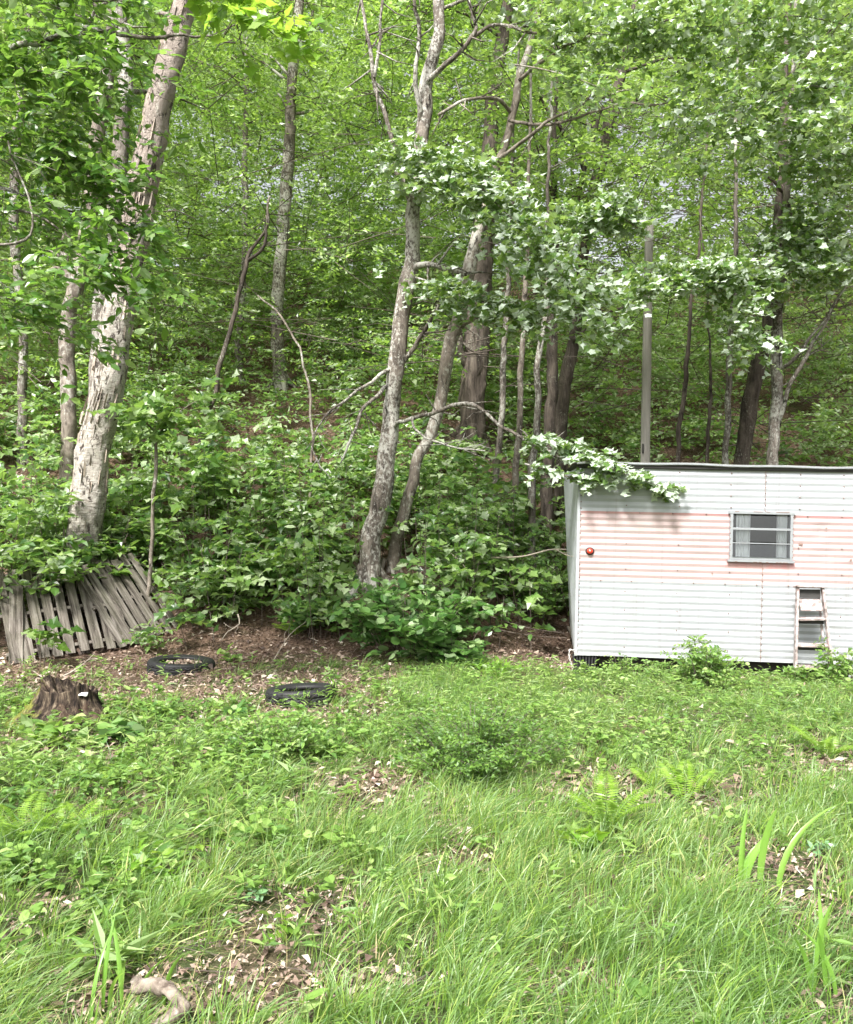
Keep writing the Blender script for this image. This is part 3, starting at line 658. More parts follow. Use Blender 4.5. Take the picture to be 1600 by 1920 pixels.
X = lambda px, Y: (px - CX) / F * Y
shrub('round_leaved_shrub', 'round leaved dark green shrub below the maple pair', 'shrub', X(775, 9.3), 9.3, 1.0, .85, 36, T_ROUND, .105, 'leaf_round', 7, 6, .26, flip=.15, jit=.4, start=.2)
shrub('round_leaved_shrub', 'lower part of round leaved shrub reaching toward the trailer', 'shrub', X(850, 8.9), 8.9, .45, .42, 12, T_ROUND, .10, 'leaf_round', 6, 6, .22, start=.25)
shrub('round_leaved_shrub', 'small round leaved shrub left of the large one on the litter', 'shrub', X(590, 9.9), 9.9, .4, .55, 9, T_ROUND, .11, 'leaf_round', 5, 6, .24)
shrub('broad_leaved_bush', 'tall broad leaved bush at the left edge over the pallets', 'shrub', X(-10, 9.9), 9.9, .9, 1.75, 30, T_OVAL, .15, 'leaf_under', 8, 7, .34, flip=.22, jit=.4, start=.35, sr=.008, wind=.6)
shrub('broad_leaved_bush', 'broad leaved bush growing round the foot of the birch', 'shrub', X(165, 10.45), 10.45, .6, 1.6, 28, T_OVAL, .15, 'leaf_under', 7, 7, .34, flip=.22, jit=.4, start=.4, sr=.007, wind=.6)
shrub('broad_leaved_bush', 'broad leaved bush right of the pallets with upturned pale leaves', 'shrub', X(400, 10.4), 10.4, .7, 1.15, 16, T_OVAL, .14, 'leaf_under', 8, 7, .36, flip=.25, jit=.4, start=.1, sr=.007, wind=.6)
shrub('broad_leaved_bush', 'maple brush in the middle of the slope foot', 'shrub', X(500, 10.7), 10.7, .75, 1.1, 13, T_MAPLE, .14, 'leaf_under', 8, 7, .36, flip=.18, jit=.4, start=.1, sr=.006, wind=.5)
shrub('broad_leaved_bush', 'dark green maple brush left of the central maple pair', 'shrub', X(625, 10.8), 10.8, .45, .7, 7, T_MAPLE, .13, 'leaf_under', 6, 7, .3, flip=.12, sr=.006)
shrub('small_leaved_bush', 'fine leaved bush behind the central maple pair', 'shrub', X(880, 11.6), 11.6, .95, 1.2, 34, T_OVAL, .065, 'leaf_berry', 10, 8, .28, flip=.3, jit=.5, start=.2)
shrub('broad_leaved_bush', 'broad leaved sprays hanging over the tops of the pallet slats', 'shrub', X(90, 9.95), 10.15, .75, 1.6, 9, T_OVAL, .15, 'leaf_under', 6, 7, .3, flip=.25, jit=.4, start=.7, sr=.006, wind=.6, lean=(0, -.3))
shrub('small_leaved_bush', 'fine leaved bush filling the hollow left of the trailer', 'shrub', X(985, 11.2), 11.2, .7, .9, 30, T_OVAL, .06, 'leaf_berry', 9, 8, .26, flip=.2, jit=.5, start=.2)
shrub('vine', 'big dark leaves hanging over the front of the grey pallet', 'vine', X(80, 8.9), 8.9, .22, .62, 4, T_MAPLE, .15, 'leaf_birch', 2, 4, .2, flip=.1, start=.55)
shrub('broad_leaved_bush', 'low leafy growth at the right foot of the second pallet', 'shrub', X(300, 9.5), 9.5, .3, .32, 6, T_OVAL, .10, 'leaf_under', 3, 6, .2)
shrub('blueberry_bush', 'low dark green small leaved bush in the middle of the grass', 'shrub', X(880, 5.35), 5.35, .66, .40, 70, T_OVAL, .034, 'leaf_berry', 9, 9, .13, flip=.12, jit=.5, start=.25, sr=.003)
shrub('blueberry_bush', 'small low leafy bush in the grass left of centre', 'shrub', X(520, 5.6), 5.6, .35, .30, 26, T_OVAL, .045, 'leaf_weed', 7, 7, .13, sr=.003)
shrub('weedy_bush', 'tall weedy bush in front of the trailer under the window', 'shrub', X(1318, 7.95), 7.95, .33, .46, 34, T_OVAL, .055, 'leaf_weed', 7, 7, .15, flip=.15, sr=.003, start=.35)
shrub('weedy_bush', 'thin weeds at the trailer front corner', 'weeds', X(1165, 8.45), 8.45, .22, .32, 12, T_OVAL, .04, 'leaf_weed', 6, 6, .12, sr=.003)
shrub('weedy_bush', 'young leafy plant climbing the right side of the stepladder', 'plant', X(1556, 8.05), 8.05, .12, .46, 7, T_OVAL, .07, 'leaf_weed', 7, 5, .13, sr=.003, start=.2)
shrub('weedy_bush', 'leafy shoots at the foot of the stepladder', 'plant', X(1500, 8.1), 8.1, .14, .22, 8, T_OVAL, .06, 'leaf_weed', 5, 5, .1, sr=.003, start=.2)
shrub('weedy_bush', 'slender shoots against the trailer at the right edge', 'plant', X(1588, 8.1), 8.1, .1, .5, 4, T_OVAL, .06, 'leaf_weed', 6, 4, .1, sr=.003, start=.3)
shrub('weedy_bush', 'sprigs under the trailer between the corner and the bush', 'weeds', X(1235, 8.4), 8.4, .28, .2, 16, T_OVAL, .045, 'leaf_weed', 5, 6, .1, sr=.003)
x, y = gpx(628, 1315); shrub('weed', 'tall pale weed standing in front of the black tyre', 'plant', x, y - .15, .05, .42, 3, T_NARROW, .09, 'leaf_weed', 14, 3, .05, sr=.003, start=.1)
x, y = gpx(560, 1330); shrub('weed', 'grey green weed leaning over the nearer tyre', 'plant', x, y - .1, .2, .2, 4, T_NARROW, .06, 'leaf_weed', 7, 4, .06, sr=.002, start=.15, lean=(.4, 0))
x, y = gpx(215, 1395); shrub('weed', 'large leaved seedling right of the old stump', 'plant', x, y, .14, .16, 5, T_ROUND, .12, 'leaf_round', 2, 3, .1, sr=.003)
x, y = gpx(120, 1400); shrub('weed', 'pale leaved seedling in front of the old stump', 'plant', x, y, .25, .2, 9, T_OVAL, .11, 'leaf_weed', 3, 4, .12, sr=.003, rbias=.2)
x, y = gpx(452, 1345); shrub('weed', 'dark seedling between the two tyres', 'plant', x, y, .08, .1, 4, T_ROUND, .08, 'leaf_round', 2, 3, .07, sr=.003)
x, y = gpx(430, 1240); shrub('weed', 'round leaved sprig right of the flat tyre', 'plant', x, y, .12, .16, 4, T_ROUND, .08, 'leaf_weed', 2, 3, .1, sr=.003)
x, y = gpx(1088, 1605); shrub('weed', 'yellow green maple seedling in the grass below the fern', 'plant', x, y, .09, .15, 5, T_MAPLE, .07, 'leaf_bright', 3, 4, .08, sr=.002, rbias=.3)
x, y = gpx(480, 1700); shrub('weed', 'pale blue green leaves in the grass left of centre', 'plant', x, y, .05, .09, 3, T_OVAL, .05, 'leaf_blue', 2, 3, .05, sr=.002)
x, y = gpx(1543, 1605); shrub('weed', 'pale blue green leaves near the right edge', 'plant', x, y, .05, .08, 3, T_OVAL, .05, 'leaf_blue', 2, 3, .05, sr=.002)
x, y = gpx(190, 1830); shrub('weed', 'broad lance leaved plant near the bent log', 'plant', x, y, .06, .16, 3, T_NARROW, .17, 'leaf_weed', 2, 3, .1, sr=.003, wind=.8, rbias=.15)
x, y = gpx(300, 1660); shrub('weed', 'yellowish broad leaved weed in the left foreground', 'plant', x, y, .15, .18, 7, T_OVAL, .07, 'leaf_bright', 3, 4, .09, sr=.002)
x, y = gpx(520, 1750); shrub('weed', 'two yellow leaved sprig on bare litter', 'plant', x, y, .05, .1, 3, T_OVAL, .07, 'leaf_bright', 2, 2, .05, sr=.002)
x, y = gpx(930, 1275); shrub('weed', 'bright leafy sprig at the edge of the dark hollow', 'plant', x, y, .2, .2, 8, T_OVAL, .06, 'leaf_bright', 4, 5, .1, sr=.002)

def fern(label, px, py, n, L, spread=6.283, a0=0., up=.75, group='ferns in the grass'):
    x, y = gpx(px, py); z = g1(x, y); base = np.array([x, y, z]); root = thing('fern', label, 'fern', base, group=group)
    for k in range(n):
        g = Geo(); a = a0 + spread * (k + rng.uniform(-.2, .2)) / max(1, n); l = L * rng.uniform(.75, 1.1); u = up * rng.uniform(.75, 1.2)
        h = np.array([math.cos(a), math.sin(a), 0]); t = np.linspace(0, 1, 26)[:, None]
        path = base + h * l * (t * .75 + .2 * t ** 2) + np.array([0, 0, 1]) * l * (u * t - .45 * u * t ** 2)
        tube(g, path, np.linspace(.0022, .0006, 26), 4, mat=0)
        tg = nrmz(np.gradient(path, axis=0)); sd = nrmz(np.cross(tg, [0, 0, 1.])); i = np.arange(3, 26)
        ln = l * .24 * np.sin(np.clip((i - 1.5) / 25, 0, 1) * math.pi * .93 + .15) ** .8 + .008
        for s in (-1, 1):
            d = sd[i] * s + tg[i] * .35 + np.array([0, 0, -.1]); nm = np.cross(sd[i], tg[i]) + rng.normal(scale=.12, size=(len(i), 3))
            leaves(g, T_NARROW, path[i], d, nm, ln, rng.uniform(.2, 1, len(i)), 0, .8)
        g.build('frond', M['fern'], root, base)
fern('yellow green fern with wide fronds right of the low bush', 1140, 1560, 6, .26, a0=.2, up=1.45)
fern('upright single frond fern near the fallen stick', 1285, 1515, 3, .26, 2.2, .5, 1.5)
fern('small fern just left of the upright frond', 1225, 1480, 3, .2, 3)
fern('fern at the far right of the lawn', 1550, 1425, 6, .24, up=1.2)
fern('yellow green fern on the litter behind the tyres', 552, 1212, 7, .34, up=.9)
fern('fern at the left edge of the foreground', 40, 1590, 7, .26, up=1.2)
fern('fern right of the left edge fern', 130, 1575, 6, .24, up=1.2)
fern('small fern among weeds below the stump', 215, 1470, 5, .22)

def blades(name, label, px, py, n, L, w, lean, mat='iris', spread=.06):
    x, y = gpx(px, py); base = np.array([x, y, g1(x, y)]); root = thing(name, label, 'plant', base)
    for k in range(n):
        g = Geo(); b = base + np.array([rng.normal(scale=spread), rng.normal(scale=spread * .6), -.01]); l = L * rng.uniform(.7, 1.1)
        ld = np.array([lean + rng.normal(scale=.3), rng.normal(scale=.25), 0]); t = np.linspace(0, 1, 9)
        p = b + np.outer(t, [0, 0, l]) * 1 + np.outer(t ** 2, ld * l) - np.outer(t ** 3, [0, 0, l * .3 * np.linalg.norm(ld)])
        wd = w * np.clip(np.sin(np.clip(t * .86 + .14, 0, 1) * math.pi) ** .6, .05, 1); sd = nrmz(np.array([1, rng.normal(scale=.5), 0.]))
        fold = np.array([0, -1, 0]) * w * .25
        v = np.concatenate([p - sd * wd[:, None] / 2, p + fold * (wd / w)[:, None], p + sd * wd[:, None] / 2]); i = np.arange(8); m = 9
        tt = np.concatenate([np.stack(q, -1) for q in [(i, i + m, i + m + 1), (i, i + m + 1, i + 1), (i + m, i + 2 * m, i + 2 * m + 1), (i + m, i + 2 * m + 1, i + m + 1)]])
        g.add(v, tt, rng.random(), 0, True); g.build('blade', M[mat], root, base)
blades('iris', 'tall broad bladed iris clump on bare litter', 1428, 1665, 4, .40, .030, .28)
blades('iris', 'smaller iris clump left of the tall one', 1378, 1655, 3, .28, .024, .1, spread=.03)
blades('iris', 'yellowish broad grass clump at the lower right', 1535, 1870, 7, .36, .016, -.05, spread=.07)
blades('iris', 'broad grass blades arching beside the bent log', 235, 1890, 6, .30, .014, .2, spread=.07)

# ------------------------------------------------------------------ lawn, weeds and litter: uncountable
BALD = [(340, 1290, .42, .3), (565, 1345, .38, .22), (120, 1405, .4, .25), (1480, 1640, .20, .30), (1490, 1690, .16, .2), (570, 1700, .22, .16), (530, 1860, .2, .14), (700, 1850, .12, .1), (830, 1560, .16, .2), (1560, 1440, .3, .4), (700, 1480, .35, .35), (1330, 1500, .25, .25), (1560, 1900, .12, .1), (1000, 1880, .1, .1), (260, 1880, .26, .2), (300, 1900, .2, .2), (420, 1800, .12, .12), (820, 1630, .15, .15), (1130, 1480, .3, .25), (60, 1720, .15, .12)]
BW = [(*gpx(a, b), rx, ry) for a, b, rx, ry in BALD]
def bald(x, y):
    m = np.zeros_like(x)
    for bx, by, rx, ry in BW: m = np.maximum(m, np.exp(-(((x - bx) / rx) ** 2 + ((y - by) / ry) ** 2) * .5))
    return np.clip(m * 1.3 + 1.1 * np.clip(n2(x, y, 2.3, 41) - .66, 0, 1) * 2, 0, 1)
def litter_zone(x, y):                              # the bare brown patch round stump and tyres
    e = sm(6.2, 7.2, y + .5 * (n2(x, y, 1.2, 21) - .5) + .25 * np.minimum(0, x + 2)) * (1 - sm(-.9, .1, x + .6 * (n2(x, y, .9, 22) - .5)))
    return np.maximum(e, sm(8.6, 9.0, y + .3 * (n2(x, y, 1.4, 23) - .5)))

def grass_patch(g, x, y, L, w, lean, nseg=4, rnd=None, mat=0):
    n = len(x); z = gz(x, y) - .01; b = np.stack([x, y, z], -1)
    t = np.linspace(0, 1, nseg)
    hor = np.linalg.norm(lean, axis=1); cz = np.clip(1 - .38 * hor, .3, 1)
    p = b[:, None] + np.stack([lean[:, :1] * L[:, None] * t ** 1.9, lean[:, 1:] * L[:, None] * t ** 1.9, L[:, None] * (t - (1 - cz[:, None]) * t ** 2.2)], -1)
    sd = rng.normal(size=(n, 3)); sd[:, 2] *= .2; sd[:, 0] += .6 * np.sign(sd[:, 0]); sd = nrmz(sd)
    wt = np.array([.7, 1, .75, .0]) if nseg == 4 else np.array([.8, 1, 0.])
    off = sd[:, None] * (w[:, None] * wt)[..., None] * .5
    lft = (p - off)[:, :-1]; rgt = (p + off)[:, :-1]; v = np.concatenate([lft, rgt, p[:, -1:]], 1); m = nseg - 1
    tt = []
    for i in range(m - 1): tt += [(i, m + i, m + i + 1), (i, m + i + 1, i + 1)]
    tt += [(m - 1, 2 * m - 1, 2 * m)]
    k = 2 * m + 1
    rnd = rng.random(n) if rnd is None else rnd
    g.add(v.reshape(-1, 3), (np.arange(n)[:, None, None] * k + np.array(tt)).reshape(-1, 3), np.repeat(np.clip(rnd, 0, 1), k), mat, False)

def lawn():
    g = Geo(); nt = 6200
    y = 2.1 + 6.8 * rng.random(nt) ** .85; x = rng.uniform(-1, 1, nt) * (.52 * y + .5)
    dens = (1 - .93 * bald(x, y)) * (1 - .9 * litter_zone(x, y)) * np.clip(.25 + 1.5 * (n2(x, y, 1.5, 11) - .18), .08, 1)
    left = sm(.0, -1.6, x) * sm(3.6, 4.6, y); mid = sm(5.0, 6.0, y)
    dens *= (1 - .65 * np.maximum(left, .55 * mid))
    k = (rng.random(nt) < dens) & ~in_trailer(x, y, .22); x, y = x[k], y[k]
    hn = .6 + .9 * n2(x, y, .8, 12)
    cnt = rng.integers(18, 50, len(x)); idx = np.repeat(np.arange(len(x)), cnt); n = len(idx)
    a = rng.uniform(0, 6.283, n); rr = np.abs(rng.normal(scale=.045, size=n)); bx = x[idx] + np.cos(a) * rr; by = y[idx] + np.sin(a) * rr
    L = rng.uniform(.08, .25, n) * hn[idx] * np.where(y[idx] > 5, .72, 1) * np.where((x[idx] > 1) & (y[idx] > 7.3), .6, 1)
    wa = rng.normal(.15, .5, len(x))[idx]
    wd_ = rng.normal(.34, .28, len(x))[idx]
    lean = np.stack([wd_ + .5 * np.cos(a) + .3 * np.cos(wa) + rng.normal(scale=.25, size=n), .42 * np.sin(a) + .3 * np.sin(wa) + rng.normal(scale=.26, size=n)], -1)
    rn = np.clip(.12 + .6 * n2(x, y, 1.1, 13)[idx] + rng.normal(scale=.1, size=len(x))[idx] + rng.normal(scale=.28, size=n), 0, 1)
    grass_patch(g, bx, by, L, rng.uniform(.0023, .0050, n) * np.where(rng.random(n) < .08, 1.9, 1), lean, 4, rn)
    # short scattered blades
    n = 26000; y = 2.1 + 6.9 * rng.random(n) ** .9; x = rng.uniform(-1, 1, n) * (.52 * y + .5)
    k = (rng.random(n) < (1 - .8 * bald(x, y)) * (1 - .8 * litter_zone(x, y))) & ~in_trailer(x, y, .1); x, y = x[k], y[k]; n = len(x)
    grass_patch(g, x, y, rng.uniform(.04, .14, n), rng.uniform(.002, .004, n), rng.normal(scale=.45, size=(n, 2)) + np.array([.3, 0]), 3, rng.random(n) * .9)
    # dry straw
    n = 9000; y = 2.2 + 7 * rng.random(n); x = rng.uniform(-1, 1, n) * (.52 * y + .5); k = ~in_trailer(x, y, 0) & (rng.random(n) < .35 + .65 * np.maximum(litter_zone(x, y), bald(x, y)) + .5 * sm(1.0, 1.6, x) * sm(7, 7.6, y)); x, y = x[k], y[k]; n = len(x)
    grass_patch(g, x, y, rng.uniform(.04, .14, n), rng.uniform(.002, .004, n), rng.normal(scale=1.2, size=(n, 2)) + np.array([.4, 0]), 3, rng.random(n), 1)
    tag(g.build('grass', [M['grass'], M['grass_dry']]), 'long windswept grass in tufts across the lawn', 'grass', kind='stuff')

    g = Geo(); n = 12500
    y = 2.4 + 6.5 * rng.random(n) ** .75; x = rng.uniform(-1, 1, n) * (.52 * y + .5)
    left = sm(.2, -1.2, x + .25 * (y - 4)) ; mid = sm(4.6, 5.6, y)
    dens = np.clip(.16 + .75 * np.maximum(left * sm(2.6, 3.6, y), mid), 0, 1) * (1 - .75 * bald(x, y)) * (1 - .88 * litter_zone(x, y)) * np.clip(.35 + 1.3 * (n2(x, y, 1.6, 14) - .2), .1, 1)
    k = (rng.random(n) < dens) & ~in_trailer(x, y, .25); x, y = x[k], y[k]; z = gz(x, y); n = len(x)
    h = rng.uniform(.04, .17, n) * (.6 + .8 * n2(x, y, 1.1, 15)); tp = np.stack([x + rng.normal(scale=.03, size=n), y + rng.normal(scale=.03, size=n), z + h], -1)
    b = np.stack([x, y, z - .01], -1); twigs(g, b, tp, .0016, 1)
    size = rng.uniform(.028, .062, n) * np.where(x < -.4, 1.15, .9); kind = n2(x, y, 2.2, 16) + rng.normal(scale=.08, size=n)
    hue = .9 * (n2(x, y, .9, 17) - .5) + .05
    for sel, tm in ((kind < .42, T_OVAL), ((kind >= .42) & (kind < .47), T_ROUND), (kind >= .47, T_NARROW)):
        q = np.where(sel)[0]
        for j in range(7):
            o = b[q] + (tp[q] - b[q]) * rng.uniform(.35, 1.05, (len(q), 1)); a = rng.uniform(0, 6.283, len(q))
            d = np.stack([np.cos(a) + .3, np.sin(a), rng.uniform(-.15, .55, len(q))], -1); nm = np.array([0, 0, 1.]) + rng.normal(scale=.42, size=(len(q), 3))
            leaves(g, tm, o, d, nm, size[q] * rng.uniform(.6, 1.2, len(q)) * (1.6 if tm is T_NARROW else 1), rng.beta(1.8, 2, len(q)) + hue[q], 0)
    tag(g.build('ground_cover', [M['leaf_weed'], M['twig_green']]), 'bright leafy weeds carpeting the middle and left of the lawn', 'ground cover', kind='stuff')

    g = Geo(); n = 120000
    y = 2.2 + 17 * rng.random(n) ** 1.3; x = rng.uniform(-1, 1, n) * (.53 * y + .6)
    w_ = np.clip(.12 + np.maximum(.9 * bald(x, y), .95 * litter_zone(x, y)), 0, 1); k = (rng.random(n) < w_) & ~in_trailer(x, y, -.4); x, y = x[k], y[k]; n = len(x)
    o = np.stack([x, y, gz(x, y) + rng.uniform(.0, .025, n)], -1); a = rng.uniform(0, 6.283, n)
    d = np.stack([np.cos(a), np.sin(a), rng.normal(scale=.25, size=n)], -1); nm = np.array([0, 0, 1.]) + rng.normal(scale=.45, size=(n, 3)); nm[:, 2] *= np.where(rng.random(n) < .3, -1, 1)
    hue = .5 * (n2(x, y, .8, 31) - .5) + .06
    leaves(g, T_CURL, o, d, nm, np.clip(rng.lognormal(-3.15, .42, n), .015, .095) * (.6 + .4 * sm(3, 6, y)), rng.beta(1.5, 2, n) + hue, 0, rng.uniform(.45, 1.1, n))
    q = rng.choice(n, 4000, False); a2 = rng.uniform(0, 6.283, len(q)); ln = rng.uniform(.05, .25, len(q))[:, None]; e2 = o[q] + np.stack([np.cos(a2), np.sin(a2), rng.uniform(-.02, .12, len(q))], -1) * ln
    twigs(g, o[q], e2, .0022, 1)
    x0, y0 = gpx(340, 1254); n = 160; a = rng.uniform(0, 6.283, n); r_ = .2 * np.sqrt(rng.random(n)); q = np.stack([x0 + r_ * np.cos(a), y0 + r_ * np.sin(a), g1(x0, y0) + rng.uniform(.02, .055, n)], -1)
    leaves(g, T_CURL, q, rng.normal(size=(n, 3)) * np.array([1, 1, .25]), np.array([0, 0, 1.]) + rng.normal(scale=.4, size=(n, 3)), rng.uniform(.04, .08, n), rng.beta(2.4, 2, n))
    tag(g.build('leaf_litter', [M['litter'], M['twig']]), 'brown and tan dead leaves strewn on the bare ground', 'leaf litter', kind='stuff')
lawn()

# ------------------------------------------------------------------ trailer
def paint(name, base, stain):
    m, nt, out = newmat(name)
    co = N(nt, 'ShaderNodeTexCoord').outputs['Object']
    xyz = N(nt, 'ShaderNodeSeparateXYZ', {0: co})
    f = noise(nt, co, 1.4, 5, .6); c = ramp(nt, f, [(.3, base), (.7, [v * .92 for v in base])])
    if stain:
        c = ramp(nt, noise(nt, co, .9, 4, .6), [(.3, (.375, .27, .265)), (.5, (.375, .285, .278)), (.7, (.37, .305, .295))])
        def band(sock, a, b, soft):
            u = N(nt, 'ShaderNodeMapRange', {0: sock, 1: a - soft, 2: a + soft * .2}).outputs[0]
            v = N(nt, 'ShaderNodeMapRange', {0: sock, 1: b - soft * .2, 2: b + soft, 3: 1., 4: 0.}).outputs[0]
            return N(nt, 'ShaderNodeMath', {0: u, 1: v}, operation='MULTIPLY').outputs[0]
        k = N(nt, 'ShaderNodeMath', {0: band(xyz.outputs[0], 1.51, 2.15, .03), 1: band(xyz.outputs[2], .96, 1.03, .06)}, operation='MULTIPLY').outputs[0]
        n_ = noise(nt, co, 5, 4, .6, (2, 1, .5)); k = N(nt, 'ShaderNodeMath', {0: k, 1: ramp(nt, n_, [(.3, .3), (.65, 1.0)])}, operation='MULTIPLY').outputs[0]
        c = mixc(nt, k, c, (.43, .19, .185))
        kt = N(nt, 'ShaderNodeMapRange', {0: xyz.outputs[2], 1: 1.455, 2: 1.475}).outputs[0]
        c = mixc(nt, N(nt, 'ShaderNodeMath', {0: kt, 1: .8}, operation='MULTIPLY').outputs[0], c, (.40, .185, .185))
    dirt = noise(nt, co, 3.2, 8, .7, (.7, 1, 3)); kd = ramp(nt, dirt, [(.50, 0.0), (.75, .5)]); c = mixc(nt, kd, c, (.22, .22, .19))
    run = ramp(nt, noise(nt, co, 9, 5, .65, (2.4, 1, .10)), [(.56, 0.0), (.72, .42)]); c = mixc(nt, run, c, (.21, .185, .16))
    fine = ramp(nt, noise(nt, co, 24, 6, .7, (2.2, 1, .3)), [(.60, 0.0), (.78, .35)]); c = mixc(nt, fine, c, (.24, .22, .19))
    lowz = N(nt, 'ShaderNodeMapRange', {0: xyz.outputs[2], 1: .0, 2: .22, 3: .45, 4: .0}).outputs[0]
    kl = N(nt, 'ShaderNodeMath', {0: lowz, 1: ramp(nt, noise(nt, co, 7, 6, .7), [(.4, 0.0), (.65, 1.0)])}, operation='MULTIPLY').outputs[0]
    c = mixc(nt, kl, c, (.17, .18, .12))
    pr = N(nt, 'ShaderNodeBsdfPrincipled', {'Base Color': c, 'Roughness': .42, 'Specular IOR Level': .4})
    b = N(nt, 'ShaderNodeBump', {'Height': noise(nt, co, 2.6, 4, .5, (1, 1, 1.8)), 'Strength': .35, 'Distance': .02}); nt.links.new(b.outputs[0], pr.inputs['Normal'])
    nt.links.new(pr.outputs[0], out.inputs[0])
    return m
M['white'] = paint('chalky white paint', (.335, .355, .372), False)
M['pink'] = paint('faded pink paint', (.7, .55, .5), True)
M['rust'] = simple('rusty fastener', (.20, .135, .115), .8, .4, 30)
M['alu'] = simple('dull aluminium', (.36, .38, .40), .38, .12, 10, .55)
M['roof'] = simple('lichen roof trim', (.24, .24, .22), .85, .5, 14, bump=.4)
M['black'] = simple('black rubber', (.009, .009, .010), .65, .35, 25, bump=.2)
M['dark'] = simple('dark steel', (.03, .028, .026), .8, .4, 12)
M['inside'] = simple('dim interior', (.10, .085, .065), .9, .3, 3)
M['curtain'] = simple('thin curtain', (.78, .79, .80), .9, .08, 5)
M['lens'] = simple('red lens', (.62, .05, .025), .2, .15, 8)
M['chain'] = simple('galvanised chain', (.55, .53, .5), .5, .25, 30)
def glassmat():
    m, nt, out = newmat('window glass')
    tr = N(nt, 'ShaderNodeBsdfTransparent', {'Color': (.86, .9, .9, 1)}); gl = N(nt, 'ShaderNodeBsdfGlossy', {'Color': (.9, .93, .93, 1), 'Roughness': .03})
    fr = N(nt, 'ShaderNodeFresnel', {'IOR': 1.6}); mr = N(nt, 'ShaderNodeMath', {0: fr.outputs[0], 1: .05}, operation='ADD')
    mx = N(nt, 'ShaderNodeMixShader', {0: mr.outputs[0], 1: tr.outputs[0], 2: gl.outputs[0]}); nt.links.new(mx.outputs[0], out.inputs[0]); return m
M['glass'] = glassmat()

